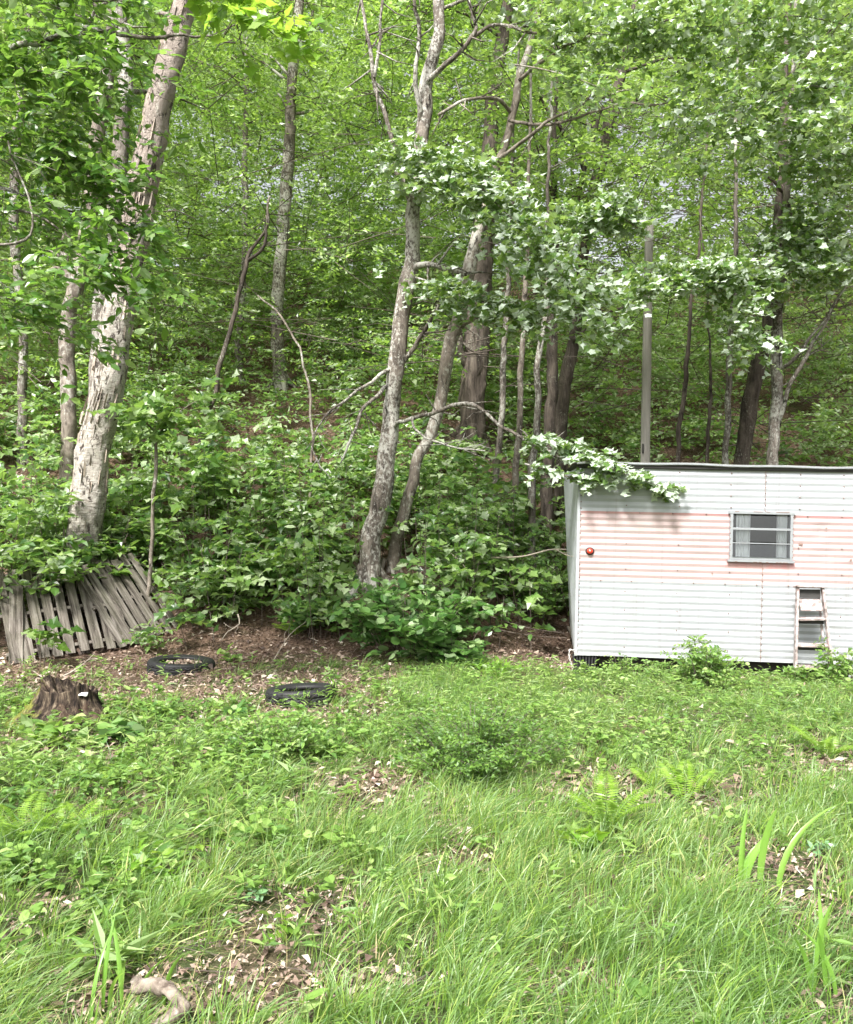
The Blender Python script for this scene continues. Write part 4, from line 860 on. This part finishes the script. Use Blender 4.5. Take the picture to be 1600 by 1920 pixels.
def trailer():
    Y0 = 8.8; o0 = P(1077, 1228, Y0); yaw, roll = math.radians(-5.6), math.radians(1.25)
    root = thing('camper_trailer', 'old ribbed camper trailer, white with faded pink middle band', 'trailer', o0)
    mw = Matrix.Translation(o0) @ Matrix.Rotation(yaw, 4, 'Z') @ Matrix.Rotation(roll, 4, 'Y')
    root.matrix_world = mw; inv = np.array(mw.inverted())
    loc = lambda w_: inv[:3, :3] @ np.asarray(w_) + inv[:3, 3]
    p, nr, Lx, D = .0645, 30, 5.2, 2.12; Hh = p * nr
    wx0, wx1 = 1.535, 2.125; wi0, wi1 = 16, 23               # window opening between whole ribs
    g = Geo(); xs = np.unique(np.concatenate([np.linspace(0, wx0, 36), np.linspace(wx0, wx1, 14), np.linspace(wx1, Lx, 66)]))
    for i in range(nr):
        sub = [(0, -.0066), (.05, -.0070), (.52, -.0006), (.57, 0.), (.94, -.0060), (1, -.0066)]
        cols = [xs] if not (wi0 <= i < wi1) else [xs[xs <= wx0 + 1e-6], xs[xs >= wx1 - 1e-6]]
        for xc in cols:
            zz = np.array([(i + a) * p for a, _ in sub]); yy = np.array([b for _, b in sub])
            Xg = np.tile(xc, (len(sub), 1)); Zg = np.tile(zz[:, None], (1, len(xc))); Yg = np.tile(yy[:, None], (1, len(xc)))
            q = np.stack([Xg, Zg, Zg * 0], -1).reshape(-1, 3)
            dent = (vnoise(q * np.array([1.3, 1.7, 1])) - .5) * .016 + (vnoise(q * np.array([3.7, 3.1, 1])) - .5) * .005
            for dx, dz, dr, da in ((.98, 1.32, .10, .012), (2.42, 1.33, .07, .014), (2.47, 1.08, .10, .012), (2.95, 1.0, .12, .02), (1.3, 1.02, .16, .01)):
                dent += da * np.exp(-(((q[:, 0] - dx) / dr) ** 2 + ((q[:, 1] - dz) / dr) ** 2))
            Yg = Yg.ravel() + dent; v = np.stack([Xg.ravel(), Yg, Zg.ravel()], -1); nx = len(xc)
            if i == 0: v[:nx, 2] += .022 * np.exp(-((xc - .42) / .16) ** 2)       # the bent lower edge
            ii = np.arange(len(sub) - 1)[:, None] * nx + np.arange(nx - 1)[None]
            t = np.concatenate([np.stack([ii, ii + 1, ii + nx + 1], -1).reshape(-1, 3), np.stack([ii, ii + nx + 1, ii + nx], -1).reshape(-1, 3)])
            g.add(v, t, .5, 1 if 12 <= i < 23 else 0, False)
    # seams and rivets
    for sx, z0, z1 in ((1.862, 1.5, Hh), (1.85, .0, .99)): box(g, (sx - .002, -.0135, z0), (sx + .002, -.0115, z1), 2)
    riv = []
    for sx in (.5, 1.02, 1.53, 2.2, 2.62): riv += [(sx + rng.normal(scale=.002), z) for z in list(np.arange(1.55, 1.9, .115)) + list(np.arange(.1, .76, .19)) + list(np.arange(.9, 1.4, .26))]
    riv += [(1.868, z) for z in np.arange(1.52, Hh, .06)] + [(1.856, z) for z in np.arange(.05, .98, .064)] + [(.035, z) for z in np.arange(.03, Hh, .0645)]
    riv += [(x_, 1.478) for x_ in np.arange(.3, 4.5, .33)] + [(x_, .775) for x_ in np.arange(.25, 4.5, .31)]
    for x_, z_ in riv:
        if wx0 - .02 < x_ < wx1 + .02 and wi0 * p - .02 < z_ < wi1 * p + .03: continue
        a = np.arange(7) * 2 * math.pi / 7; v = np.vstack([np.stack([x_ + (.0075 * np.cos(a)), np.full(7, -.008), z_ + .0075 * np.sin(a)], -1), [[x_, -.018, z_]]])
        g.add(v, [(k, (k + 1) % 7, 7) for k in range(7)], .5, 2)
    for x_, z_, r_ in ((2.215, 1.20, .016), (2.23, 1.195, .010), (2.70, 1.05, .012), (.62, .48, .007), (1.36, .88, .010), (2.46, 1.36, .009)):
        a = np.arange(9) * 2 * math.pi / 9; q = r_ * rng.uniform(.5, 1.2, 9)
        g.add(np.vstack([np.stack([x_ + 1.3 * q * np.cos(a), np.full(9, -.0125), z_ + q * np.sin(a)], -1), [[x_, -.0135, z_]]]), [(k, (k + 1) % 9, 9) for k in range(9)], .5, 2)
    g.build('side_panel', [M['white'], M['pink'], M['rust']], root)
    # front end sheet, leaning: back corners measured a little behind
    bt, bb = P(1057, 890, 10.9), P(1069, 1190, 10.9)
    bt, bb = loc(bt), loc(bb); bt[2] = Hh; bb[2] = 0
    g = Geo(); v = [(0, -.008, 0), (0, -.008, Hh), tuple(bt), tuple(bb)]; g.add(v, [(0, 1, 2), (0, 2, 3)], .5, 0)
    g.build('front_sheet', paint('white paint lightened for shade', (.56, .585, .62), False), root)  # light painted in: paler than the side paint to offset this face's shade
    g = Geo(); bar(g, (.014, -.016, -.005), (.014, -.016, Hh), .03, .006, up=(0, 1, 0)); bevel(g.build('corner_trim', M['white'], root), .002)
    g = Geo(); box(g, (bb[0] + .06, bt[1], 0), (Lx, bt[1] + .02, Hh)); box(g, (Lx - .02, .02, 0), (Lx, bt[1] - .01, Hh)); box(g, (.06, .02, .0), (Lx - .03, bt[1] - .01, .02))
    box(g, (.4, .9, .03), (.42, bt[1] - .02, Hh - .03)); g.build('body_shell', M['inside'], root)
    # roof with its lichened rail and a dark strip standing for the shaded gap below
    g = Geo(); xr = np.linspace(-.02, Lx + .03, 60); sag = .006 * np.sin(xr * 2.1) + .004 * np.sin(xr * 7)
    for k in range(59):
        for (y0, y1, z0, z1, mt) in ((-.045, bt[1] + .03, .022, .05, 0), (-.055, -.040, .030, .046, 1)):
            v = [(xr[k + a], yy, Hh + zz + sag[k + a]) for a in (0, 1) for yy in (y0, y1) for zz in (z0, z1)]
            g.add(v, [(0, 4, 5), (0, 5, 1), (1, 5, 7), (1, 7, 3), (0, 2, 6), (0, 6, 4), (2, 3, 7), (2, 7, 6)], .5, mt)
    g.build('roof', [M['roof'], M['alu']], root)
    g = Geo(); v = [(a, y_, z_) for a in (-.01, Lx) for y_, z_ in ((-.02, Hh - .012), (-.03, Hh + .0), (-.03, Hh + .021), (.0, Hh + .021))]
    g.add(v, [(0, 4, 5), (0, 5, 1), (1, 5, 6), (1, 6, 2), (2, 6, 7), (2, 7, 3)], .5); g.build('roof_gap_shade', M['dark'], root)
    # window
    z0, z1 = wi0 * p, wi1 * p; g = Geo(); yf = -.03; fw = .016
    for a, b in (((wx0 - .013, yf, z0 - .005), (wx0 + fw, .04, z1 + .005)), ((wx1 - fw, yf, z0 - .005), (wx1 + .013, .04, z1 + .005))): box(g, a, b)
    box(g, (wx0 - .03, yf - .004, z1 + .0055), (wx1 + .03, .04, z1 + .032)); box(g, (wx0 - .03, yf - .008, z0 - .028), (wx1 + .03, .04, z0 - .0055))
    box(g, (wx0 + fw + .001, yf + .004, z0 - .004), (wx1 - fw - .001, .03, z0 + .022))
    z3 = z0 + (z1 - z0) * np.array([0, .36, .68, 1.])
    gw = g
    for s, xs_ in ((0, wx0 - .010), (1, wx1 + .010)):
        for z in np.linspace(z0 + .03, z1 - .02, 8): box(g, (xs_ - .004, yf - .004, z - .005), (xs_ + .004, yf - .0005, z + .005), 1)
    for x_ in wx0 + (wx1 - wx0) * rng.random(9): box(g, (x_ - .012, yf - .010, z0 - .0275), (x_ + .012, yf - .0083, z0 - .022), 1); box(g, (x_ - .02, yf - .006, z1 + .024), (x_ + .018, yf - .0042, z1 + .0315), 1)
    wf = g.build('window', [M['alu'], M['rust']], root)
    for k, (zb, hh_) in enumerate(((z3[1], .005), (z3[2], .011))):
        g = Geo(); box(g, (wx0 + fw + .001, yf + .002, zb - hh_), (wx1 - fw - .001, -.008, zb + hh_)); g.build('glazing_bar', M['alu'], wf)
    for k in range(3):
        g = Geo(); a, b = z3[k] + (.014 if k else .024), z3[k + 1] - .013; tl = .012 if k == 0 else .003
        g.add([(wx0 + fw, yf + .006 - tl, a), (wx1 - fw, yf + .006 - tl, a), (wx1 - fw, yf + .012, b), (wx0 + fw, yf + .012, b)], [(0, 1, 2), (0, 2, 3)], .5)
        g.build('pane', M['glass'], wf)
    for a, b, ph in ((wx0 + .06, wx0 + .20, 0), (wx1 - .13, wx1 - .03, 2)):
        g = Geo(); n_ = 50; xx = np.linspace(a, b, n_); yy = .03 + .012 * np.sin(np.linspace(0, 26, n_) + ph) + .006 * np.sin(np.linspace(0, 61, n_))
        v = np.concatenate([np.stack([xx, yy, np.full(n_, z0 + .005)], -1), np.stack([xx, yy * .9, np.full(n_, z1 + .02)], -1)]); i = np.arange(n_ - 1)
        g.add(v, np.concatenate([np.stack([i, i + 1, i + n_ + 1], -1), np.stack([i, i + n_ + 1, i + n_], -1)]), .5, 0, True); g.build('curtain', M['curtain'], wf)
    # marker lamp
    g = Geo(); lx, lz = .135, 1.072; a = np.linspace(0, 2 * math.pi, 28, endpoint=False)
    def lathe(geo, prof, mat=0):
        n_ = len(a); v = np.concatenate([np.stack([lx + r_ * np.cos(a), np.full(n_, y_), lz + r_ * .88 * np.sin(a)], -1) for r_, y_ in prof]); t = []
        for k in range(len(prof) - 1):
            for j in range(n_): j2 = (j + 1) % n_; t += [(k * n_ + j, k * n_ + j2, (k + 1) * n_ + j2), (k * n_ + j, (k + 1) * n_ + j2, (k + 1) * n_ + j)]
        geo.add(v, t, .5, mat, True)
    lathe(g, [(.045, -.004), (.045, -.018), (.040, -.024), (.031, -.024)]); lb = g.build('marker_lamp', M['black'], root)
    g = Geo(); lathe(g, [(.032, -.020), (.031, -.034), (.026, -.044), (.015, -.050), (.0005, -.056)]); g.build('lens', M['lens'], lb)
    # underside: frame rails, block, lower skirt, chain
    g = Geo(); box(g, (.1, .12, -.10), (Lx, .2, -.002)); box(g, (.1, 1.7, -.10), (Lx, 1.78, -.002))
    for k in range(6): box(g, (.5 + k * .8, .21, -.08), (.56 + k * .8, 1.69, -.003))
    g.build('chassis', M['dark'], root)
    g = Geo()
    for k in range(8): bar(g, (.02 + k * .026, .05, -.20), (-.005 + k * .032, .05, -.006), .020, .10, up=(0, 1, 0))
    box(g, (.0, .09, -.2), (.22, .115, -.004)); bevel(g.build('support_block', M['black'], root), .006)
    g = Geo()
    for i in range(2):
        for k in range(3):
            zb = -.002 - (i + 1) * p + k * p / 2
            x0_, x1_ = 2.70, Lx; y0_ = -.012 if k % 2 == 0 else -.004; y1_ = -.004 if k % 2 == 0 else -.012
            if k < 2: g.add([(x0_, y0_, zb), (x1_, y0_, zb), (x1_, y1_, zb + p / 2), (x0_, y1_, zb + p / 2)], [(0, 1, 2), (0, 2, 3)])
    g.build('skirt', M['white'], root)
    g = Geo(); cp = catmull(np.array([(-.005, .0, .045), (-.045, -.01, .05), (-.052, -.015, .0), (-.04, -.02, -.06), (-.015, -.02, -.12), (-.02, -.03, -.165)]), .019)
    for k in range(len(cp)):
        tg = cp[min(k + 1, len(cp) - 1)] - cp[max(0, k - 1)]; tg /= np.linalg.norm(tg); sd = np.array([0, 1., 0]) if k % 2 else np.cross(tg, [0, 1., 0])
        th = np.linspace(0, 2 * math.pi, 9); tube(g, cp[k] + np.outer(np.cos(th), tg * .014) + np.outer(np.sin(th), sd * .008), .0034, 5, cap=False)
    g.build('safety_chain', M['chain'], root)
trailer()

# ------------------------------------------------------------------ stepladder
def paintedwood():
    m, nt, out = newmat('paint spattered wood'); co = N(nt, 'ShaderNodeTexCoord').outputs['Object']
    c = ramp(nt, noise(nt, co, 18, 6, .7), [(.38, (.12, .095, .085)), (.5, (.27, .23, .22)), (.64, (.46, .41, .41))])
    c = mixc(nt, ramp(nt, noise(nt, co, 7, 4, .6), [(.5, 0.0), (.7, .7)]), c, (.40, .27, .27))
    pr = N(nt, 'ShaderNodeBsdfPrincipled', {'Base Color': c, 'Roughness': .7}); nt.links.new(pr.outputs[0], out.inputs[0]); return m
M['ladder'] = paintedwood()
def ladder():
    x, y = X(1527, 8.22), 8.22; z = g1(x, y)
    root = thing('stepladder', 'short paint spattered stepladder leaning on the trailer side', 'ladder', (x, y, z), (math.radians(-9), math.radians(.8), math.radians(-4)))
    H = .90; wx = lambda h: .182 - (.182 - .118) * h / H
    for s in (-1, 1):
        g = Geo(); bar(g, (s * wx(0), 0, -.03), (s * wx(H), 0, H), .022, .055, up=(0, 1, 0)); bevel(g.build('side_rail', M['ladder'], root))
        g = Geo(); bar(g, (s * (.100), .06, H - .01), (s * .128, .075, .52 if s < 0 else .42), .016, .03, up=(0, 1, 0)); bevel(g.build('rear_leg', M['ladder'], root))
    for h, tl in ((.135, .0), (.345, .02), (.60, .045)):
        g = Geo(); w_ = wx(h) - .012; tt = tl if h > .5 else 0
        m = np.array(Matrix.Translation((0, .01, h)) @ Matrix.Rotation(-tt, 4, 'Y') @ Matrix.Rotation(math.radians(14), 4, 'X'))
        box(g, (-w_, -.055, -.009), (w_, .055, .009), 0, m); bevel(g.build('step', M['ladder'], root))
        g = Geo(); box(g, (-w_ + .004, .012, h - .05), (w_ - .004, .03, h - .018)); g.build('step_brace', M['dark'], root)
    g = Geo(); m = np.array(Matrix.Translation((0, .005, .735)) @ Matrix.Rotation(math.radians(62), 4, 'X')); box(g, (-.105, -.07, -.006), (.105, .07, .006), 0, m); bevel(g.build('paint_shelf', M['ladder'], root))
    g = Geo(); box(g, (-.104, .015, .80), (.104, .03, .885)); g.build('back_plate', M['dark'], root)
    g = Geo(); box(g, (-.135, -.05, H), (.135, .075, H + .018)); bevel(g.build('top_cap', M['ladder'], root))
ladder()

# ------------------------------------------------------------------ pole behind the trailer
def pole():
    q = [P(1210, 905, 12.3), P(1211, 800, 12.3), P(1214, 640, 12.3), P(1216, 520, 12.3), P(1218, 420, 12.3)]
    base = np.array([q[0][0], 12.3, g1(q[0][0], 12.3)]); q = [base - np.array([0, 0, .1])] + q
    root = thing('wooden_pole', 'weathered grey wooden pole standing behind the trailer roof', 'pole', base)
    g = Geo(); tube(g, q, np.linspace(.074, .060, len(q)), 12, .2, .05, 14)
    g.build('shaft', M['post'], root, base)
    g = Geo(); tube(g, [P(1206, 832, 12.22), P(1206, 850, 12.22)], .012, 8); g.build('bolt', M['dark'], root, base)
M['post'] = simple('weathered pole wood', (.25, .235, .21), .9, .35, 16, bump=.6, stretch=(1, 1, .08))
TRUNKS.append((np.array([(1210, 905, 18), (1214, 600, 16)], float), 12.3))
pole()

# ------------------------------------------------------------------ pallets
def oldwood():
    m, nt, out = newmat('weathered pallet wood'); co = N(nt, 'ShaderNodeTexCoord').outputs['Object']
    f = noise(nt, co, 26, 8, .7, (1, 1, .07)); c = ramp(nt, f, [(.36, (.02, .016, .013)), (.5, (.11, .096, .082)), (.66, (.22, .20, .178))])
    c = mixc(nt, ramp(nt, noise(nt, co, 3, 5, .6), [(.45, 0.0), (.7, .6)]), c, (.085, .085, .055))
    c = mixc(nt, ramp(nt, noise(nt, co, 60, 4, .7), [(.62, 0.0), (.75, .6)]), c, (.34, .33, .30))
    pr = N(nt, 'ShaderNodeBsdfPrincipled', {'Base Color': c, 'Roughness': .9, 'Specular IOR Level': .2}); b = N(nt, 'ShaderNodeBump', {'Height': f, 'Strength': .8, 'Distance': .01}); nt.links.new(b.outputs[0], pr.inputs['Normal'])
    nt.links.new(pr.outputs[0], out.inputs[0]); return m
M['pallet'] = oldwood()
def pallet(label, x, y, W, L, yaw, lean, nsl, first=None, tilt=0, slw=.088):
    root = thing('wooden_pallet', label, 'pallet', (x, y, g1(x, y) + .04), group='weathered pallets left of the tyre')
    root.matrix_world = Matrix.Translation((x, y, g1(x, y) + .04)) @ Matrix.Rotation(yaw, 4, 'Z') @ Matrix.Rotation(-lean, 4, 'X') @ Matrix.Rotation(tilt, 4, 'Y')
    g = Geo()
    for k in range(nsl):
        cx = -W / 2 + W * (k + .5) / nsl; w_ = slw * rng.uniform(.88, 1.12) * (1.35 if k == nsl - 1 and first else 1); sk = rng.normal(scale=.005)
        ll = L * rng.uniform(.96, 1.02); bar(g, (cx - sk, rng.normal(scale=.003), rng.uniform(-.02, .01)), (cx + sk, rng.normal(scale=.004), ll), w_, .016, up=(0, 1, 0))
    bevel(g.build('slat_deck', M['pallet'], root), .003)
    for h in (.12, L * .5, L - .08):
        g = Geo(); box(g, (-W / 2, .0125, h - .02), (W / 2, .10, h + .02)); bevel(g.build('stringer', M['pallet'], root), .004)
    g = Geo()
    for k in range(max(4, nsl // 2)):
        cx = -W / 2 + W * (k + .5) / max(4, nsl // 2); bar(g, (cx, .1115, 0), (cx + rng.normal(scale=.01), .1115, L), .09, .016, up=(0, 1, 0))
    g.build('under_deck', M['pallet'], root)
pallet('grey wooden pallet leaning back at the left edge behind the stump', X(135, 9.25), 9.25, 1.25, 1.22, math.radians(29), math.radians(40), 9, True, tilt=math.radians(-6), slw=.102)
pallet('second grey pallet tilted steeply right behind the first', X(285, 9.8), 9.8, .85, 1.15, math.radians(44), math.radians(40), 7, tilt=math.radians(-13), slw=.09)
def plank():
    x, y = X(30, 8.95), 8.95
    root = thing('plank', 'wide pale plank leaning at the far left of the pallet', 'plank', (x, y, g1(x, y)))
    root.matrix_world = Matrix.Translation((x, y, g1(x, y) - .03)) @ Matrix.Rotation(math.radians(15), 4, 'Z') @ Matrix.Rotation(math.radians(-34), 4, 'X') @ Matrix.Rotation(math.radians(-6), 4, 'Y')
    g = Geo(); v0 = len(g.v); box(g, (-.07, -.012, 0), (.07, .012, .98)); bevel(g.build('board', M['pallet'], root), .004)
    g = Geo(); box(g, (-.06, .0145, .05), (-.02, .06, .9)); bevel(g.build('batten', M['pallet'], root), .003)
plank()

# ------------------------------------------------------------------ tyres
def tyre(label, px, py, R, hole, Wd, sink, tilt=(0, 0)):
    x, y = gpx(px, py); z = g1(x, y)
    root = thing('tyre', label, 'tyre', (x, y, z - sink + Wd / 2), (tilt[0], tilt[1], rng.uniform(0, 3)))
    n = 96; a = np.arange(n) * 2 * math.pi / n
    def rev(prof, mod=None):
        V = []
        for i, (r_, z_) in enumerate(prof):
            rr = np.full(n, r_) + (mod(i, a) if mod else 0); V.append(np.stack([rr * np.cos(a), rr * np.sin(a), np.full(n, z_)], -1))
        T = []
        for k in range(len(prof) - 1):
            j = np.arange(n); j2 = (j + 1) % n; T += [np.stack([k * n + j, k * n + j2, (k + 1) * n + j2], -1), np.stack([k * n + j, (k + 1) * n + j2, (k + 1) * n + j], -1)]
        return np.concatenate(V), np.concatenate(T)
    h = Wd / 2; g = Geo()
    zs = np.linspace(-h * .8, h * .8, 15)
    v, t = rev([(R * (1 - .03 * (q / h) ** 4), q) for q in zs], lambda i, aa: np.where((i % 4 == 2), -.010, np.where((np.arange(n) + i) % 6 == 0, -.008, 0.)))
    g.add(v, t, .5, 0, False); g.build('tread', M['black'], root)
    for s in (1, -1):
        g = Geo(); pr = [(R * .975, s * h * .8), (R * .955, s * h * .96), (R * .90, s * h * 1.05), (R * .84, s * h * 1.07), (R * .83, s * h * 1.075), (R * .76, s * h * 1.04), (hole * 1.12, s * h * .92), (hole * 1.1, s * h * .95), (hole, s * h * .8), (hole * 1.03, s * h * .5), (R * .80, s * h * .45), (R * .9, 0)]
        v, t = rev(pr); g.add(v, t if s > 0 else t[:, ::-1], .5, 0, True); g.build('sidewall', M['black'], root)
tyre('black tyre lying flat and half buried in brown leaves', 340, 1254, .335, .215, .15, .06, (math.radians(3), 0))
tyre('nearer black tyre lying in the grass edge with weeds over it', 565, 1316, .30, .185, .18, .06, (math.radians(3), math.radians(3)))

# ------------------------------------------------------------------ stump
def stumpmat():
    m, nt, out = newmat('rotten stump wood'); co = N(nt, 'ShaderNodeTexCoord').outputs['Object']; xyz = N(nt, 'ShaderNodeSeparateXYZ', {0: co})
    f = noise(nt, co, 22, 8, .75, (1, 1, .16)); c = ramp(nt, f, [(.40, (.010, .008, .007)), (.5, (.05, .037, .028)), (.57, (.13, .10, .07)), (.68, (.30, .26, .19))])
    c = mixc(nt, ramp(nt, noise(nt, co, 5, 4, .6), [(.55, 0.0), (.68, .5)]), c, (.085, .05, .035))
    xf = N(nt, 'ShaderNodeMapRange', {0: xyz.outputs[0], 1: -.10, 2: -.32, 3: 0., 4: .42}).outputs[0]
    k = ramp(nt, N(nt, 'ShaderNodeMath', {0: noise(nt, co, 9, 5, .7), 1: xf}, operation='ADD').outputs[0], [(.72, 0.0), (.85, 1.0)])
    c = mixc(nt, k, c, (.15, .16, .035))
    pr = N(nt, 'ShaderNodeBsdfPrincipled', {'Base Color': c, 'Roughness': .95, 'Specular IOR Level': .15}); b = N(nt, 'ShaderNodeBump', {'Height': f, 'Strength': 1., 'Distance': .03}); nt.links.new(b.outputs[0], pr.inputs['Normal'])
    nt.links.new(pr.outputs[0], out.inputs[0]); return m
def stump():
    x, y = gpx(130, 1352); base = np.array([x, y, g1(x, y)]); root = thing('tree_stump', 'rotten dark tree stump with mossy left flank', 'stump', base)
    n, m = 120, 26; a = np.arange(n) * 2 * math.pi / n; g = Geo(); V = []
    top = .285 + .04 * np.sin(a * 2 + 2.2) + .04 * (vnoise(np.stack([np.cos(a) * 5, np.sin(a) * 5, a * 0], -1)) - .5) - .10 * np.exp(-((a - .1) / .5) ** 2) - .10 * np.exp(-((a - 6.28) / .5) ** 2)
    for k in range(m):
        t = k / (m - 1); r = .20 + .27 * (1 - t) ** 2.2 + .05 * np.cos(a * 5 + 1) * (1 - t) ** 1.5 + .10 * np.exp(-((a - math.pi) / .5) ** 2) * (1 - t) ** 1.3
        r = r * (1 + .15 * (vnoise(np.stack([np.cos(a) * 7, np.sin(a) * 7, np.full(n, t * 1.4)], -1)) - .5) + .09 * (vnoise(np.stack([np.cos(a) * 19, np.sin(a) * 19, np.full(n, t * 2)], -1)) - .5))
        V.append(np.stack([r * np.cos(a), r * np.sin(a) * .9, -.04 + (top + .04) * t], -1))
    for t in (.75, .5, .2): V.append(np.stack([.16 * t * np.cos(a), .16 * t * np.sin(a) * .9, top - .10 - .12 * (1 - t) + .03 * np.sin(a * 9)], -1))
    v = np.concatenate(V); T = []
    for k in range(len(V) - 1):
        j = np.arange(n); j2 = (j + 1) % n; T += [np.stack([k * n + j, k * n + j2, (k + 1) * n + j2], -1), np.stack([k * n + j, (k + 1) * n + j2, (k + 1) * n + j], -1)]
    g.add(v, np.concatenate(T), .5, 0, True); g.build('stump_body', stumpmat(), root)
    g = Geo(); aa = np.linspace(0, 2 * math.pi, 18, endpoint=False)
    for r_, z_ in ((0, 0),):
        top_ = np.stack([.15 + .038 * np.cos(aa), -.12 + .03 * np.sin(aa), .236 + .006 * np.sin(3 * aa)], -1); bot = top_ * [1, 1, 1] - [0, 0, .014]
        v = np.vstack([top_, bot, [[.15, -.12, .242]], [[.15, -.12, .219]]]); j = np.arange(18); j2 = (j + 1) % 18
        g.add(v, np.concatenate([np.stack([j, j2, j * 0 + 36], -1), np.stack([j + 18, j2 + 18, j2], -1), np.stack([j + 18, j2, j], -1), np.stack([j2 + 18, j + 18, j * 0 + 37], -1)]), .5)
    g.build('bracket_fungus', simple('white fungus', (.72, .72, .68), .7, .1, 20), root)
stump()

# ------------------------------------------------------------------ fallen wood
def log():
    PH = lambda px, py, h: P(px, py, (EYE - h) * F / (py - CY))
    pts = [PH(258, 1850, .10), PH(285, 1846, .12), PH(315, 1856, .12), PH(340, 1880, .10), PH(346, 1889, .09), PH(336, 1897, .08), PH(322, 1908, .07), PH(288, 1930, .05), PH(230, 1950, .03)]
    base = np.array([pts[3][0], pts[3][1], g1(pts[3][0], pts[3][1])]); root = thing('bent_log', 'bent bare grey branch with broken hollow end in the foreground', 'log', base)
    pa = np.array(pts); tt = np.linspace(0, len(pa) - 1, 70); pa = np.stack([np.interp(tt, np.arange(len(pa)), pa[:, k]) for k in range(3)], -1)
    for _ in range(2): pa[1:-1] = (pa[:-2] + 2 * pa[1:-1] + pa[2:]) / 4
    ra = np.interp(tt, np.arange(9), np.array([31, 27, 25, 23, 27, 26, 23, 22, 20]) / 2 / F * 2.6) * (1 + .12 * (vnoise(pa * 34) - .5))
    g = Geo(); tube(g, pa, ra, 20, None, .42, 30, cap=False); g.build('limb', M['logwood'], root, base)
    g = Geo(); tube(g, [pts[0] + np.array([.0, 0, 0]), pts[0] + (pts[1] - pts[0]) * .9], [.022, .004], 14); g.build('hollow_shade_plug', M['dark'], root, base)  # solid dark plug put in for the shade inside the hollow
    g = Geo(); tube(g, [PH(250, 1836, .13), PH(262, 1852, .10), PH(278, 1864, .09)], [.012, .016, .006], 8, .02, .2, 30); g.build('broken_stub', M['logwood'], root, base)
M['logwood'] = barkmat('bare log wood', (.07, .052, .04), (.20, .165, .135), (.29, .255, .22), (.36, .33, .30), 1.1, .6, 14, .5)
log()
def stick(label, pts, r, mat='twig_pale', side=2, name='fallen_branch'):
    q = np.array([P(*p) for p in pts]); base = q[0].copy(); o = Geo()
    q[1:-1] += rng.normal(scale=.012, size=q[1:-1].shape)
    tube(o, q, np.linspace(r, r * .4, len(q)), 7, .06, .2, 30)
    for k in range(side):
        a = along(q, np.array([rng.uniform(.25, .9)]))[0]; e = a + (q[-1] - q[0]) * rng.uniform(.15, .3) + rng.normal(scale=.07, size=3); tube(o, [a, (a + e) / 2 + rng.normal(scale=.015, size=3), e], [r * .5, r * .4, r * .15], 5)
    tag(o.build(name, M[mat], None, base), label, 'branch')
def onl(px, py, dz=.01):
    x, y = gpx(px, py); return (px, py, y)
stick('pale bare branch pointing at the trailer front from the brush', [(922, 1046, 10.2), (980, 1040, 9.9), (1030, 1032, 9.6), (1062, 1030, 9.3)], .012)
stick('thin grey branch low in the dark hollow by the trailer', [(930, 1180, 9.6), (1000, 1192, 9.4), (1064, 1196, 9.1)], .005, 'twig', side=2)
stick('forked dead twigs lying in the hollow', [(905, 1150, 9.9), (980, 1175, 9.6), (1060, 1188, 9.4)], .004, 'twig', side=3)
stick('short broken stick slanting under the brush', [(836, 1030, 10.4), (860, 1052, 10.2), (884, 1076, 10)], .012)
stick('thin twig resting on the stump top', [(118, 1268, 6.55), (150, 1254, 6.7), (178, 1225, 7.3)], .007, side=1)
stick('grey stick lying in the grass right of the fern', [onl(1315, 1492), onl(1345, 1504), onl(1378, 1516)], .012)
stick('pale thin stick on the lawn edge before the hollow', [onl(1005, 1282), onl(1035, 1284), onl(1066, 1290)], .007, side=0)
stick('pale curved dead stem on the litter behind the tyres', [(446, 1152, 9.3), (450, 1170, 9.2), (430, 1185, 9.1), (416, 1200, 9.0)], .009, side=2)
stick('thin bare twig standing in the slope foot litter', [(512, 1240, 8.8), (540, 1190, 9.2), (575, 1165, 9.5)], .006, side=2)
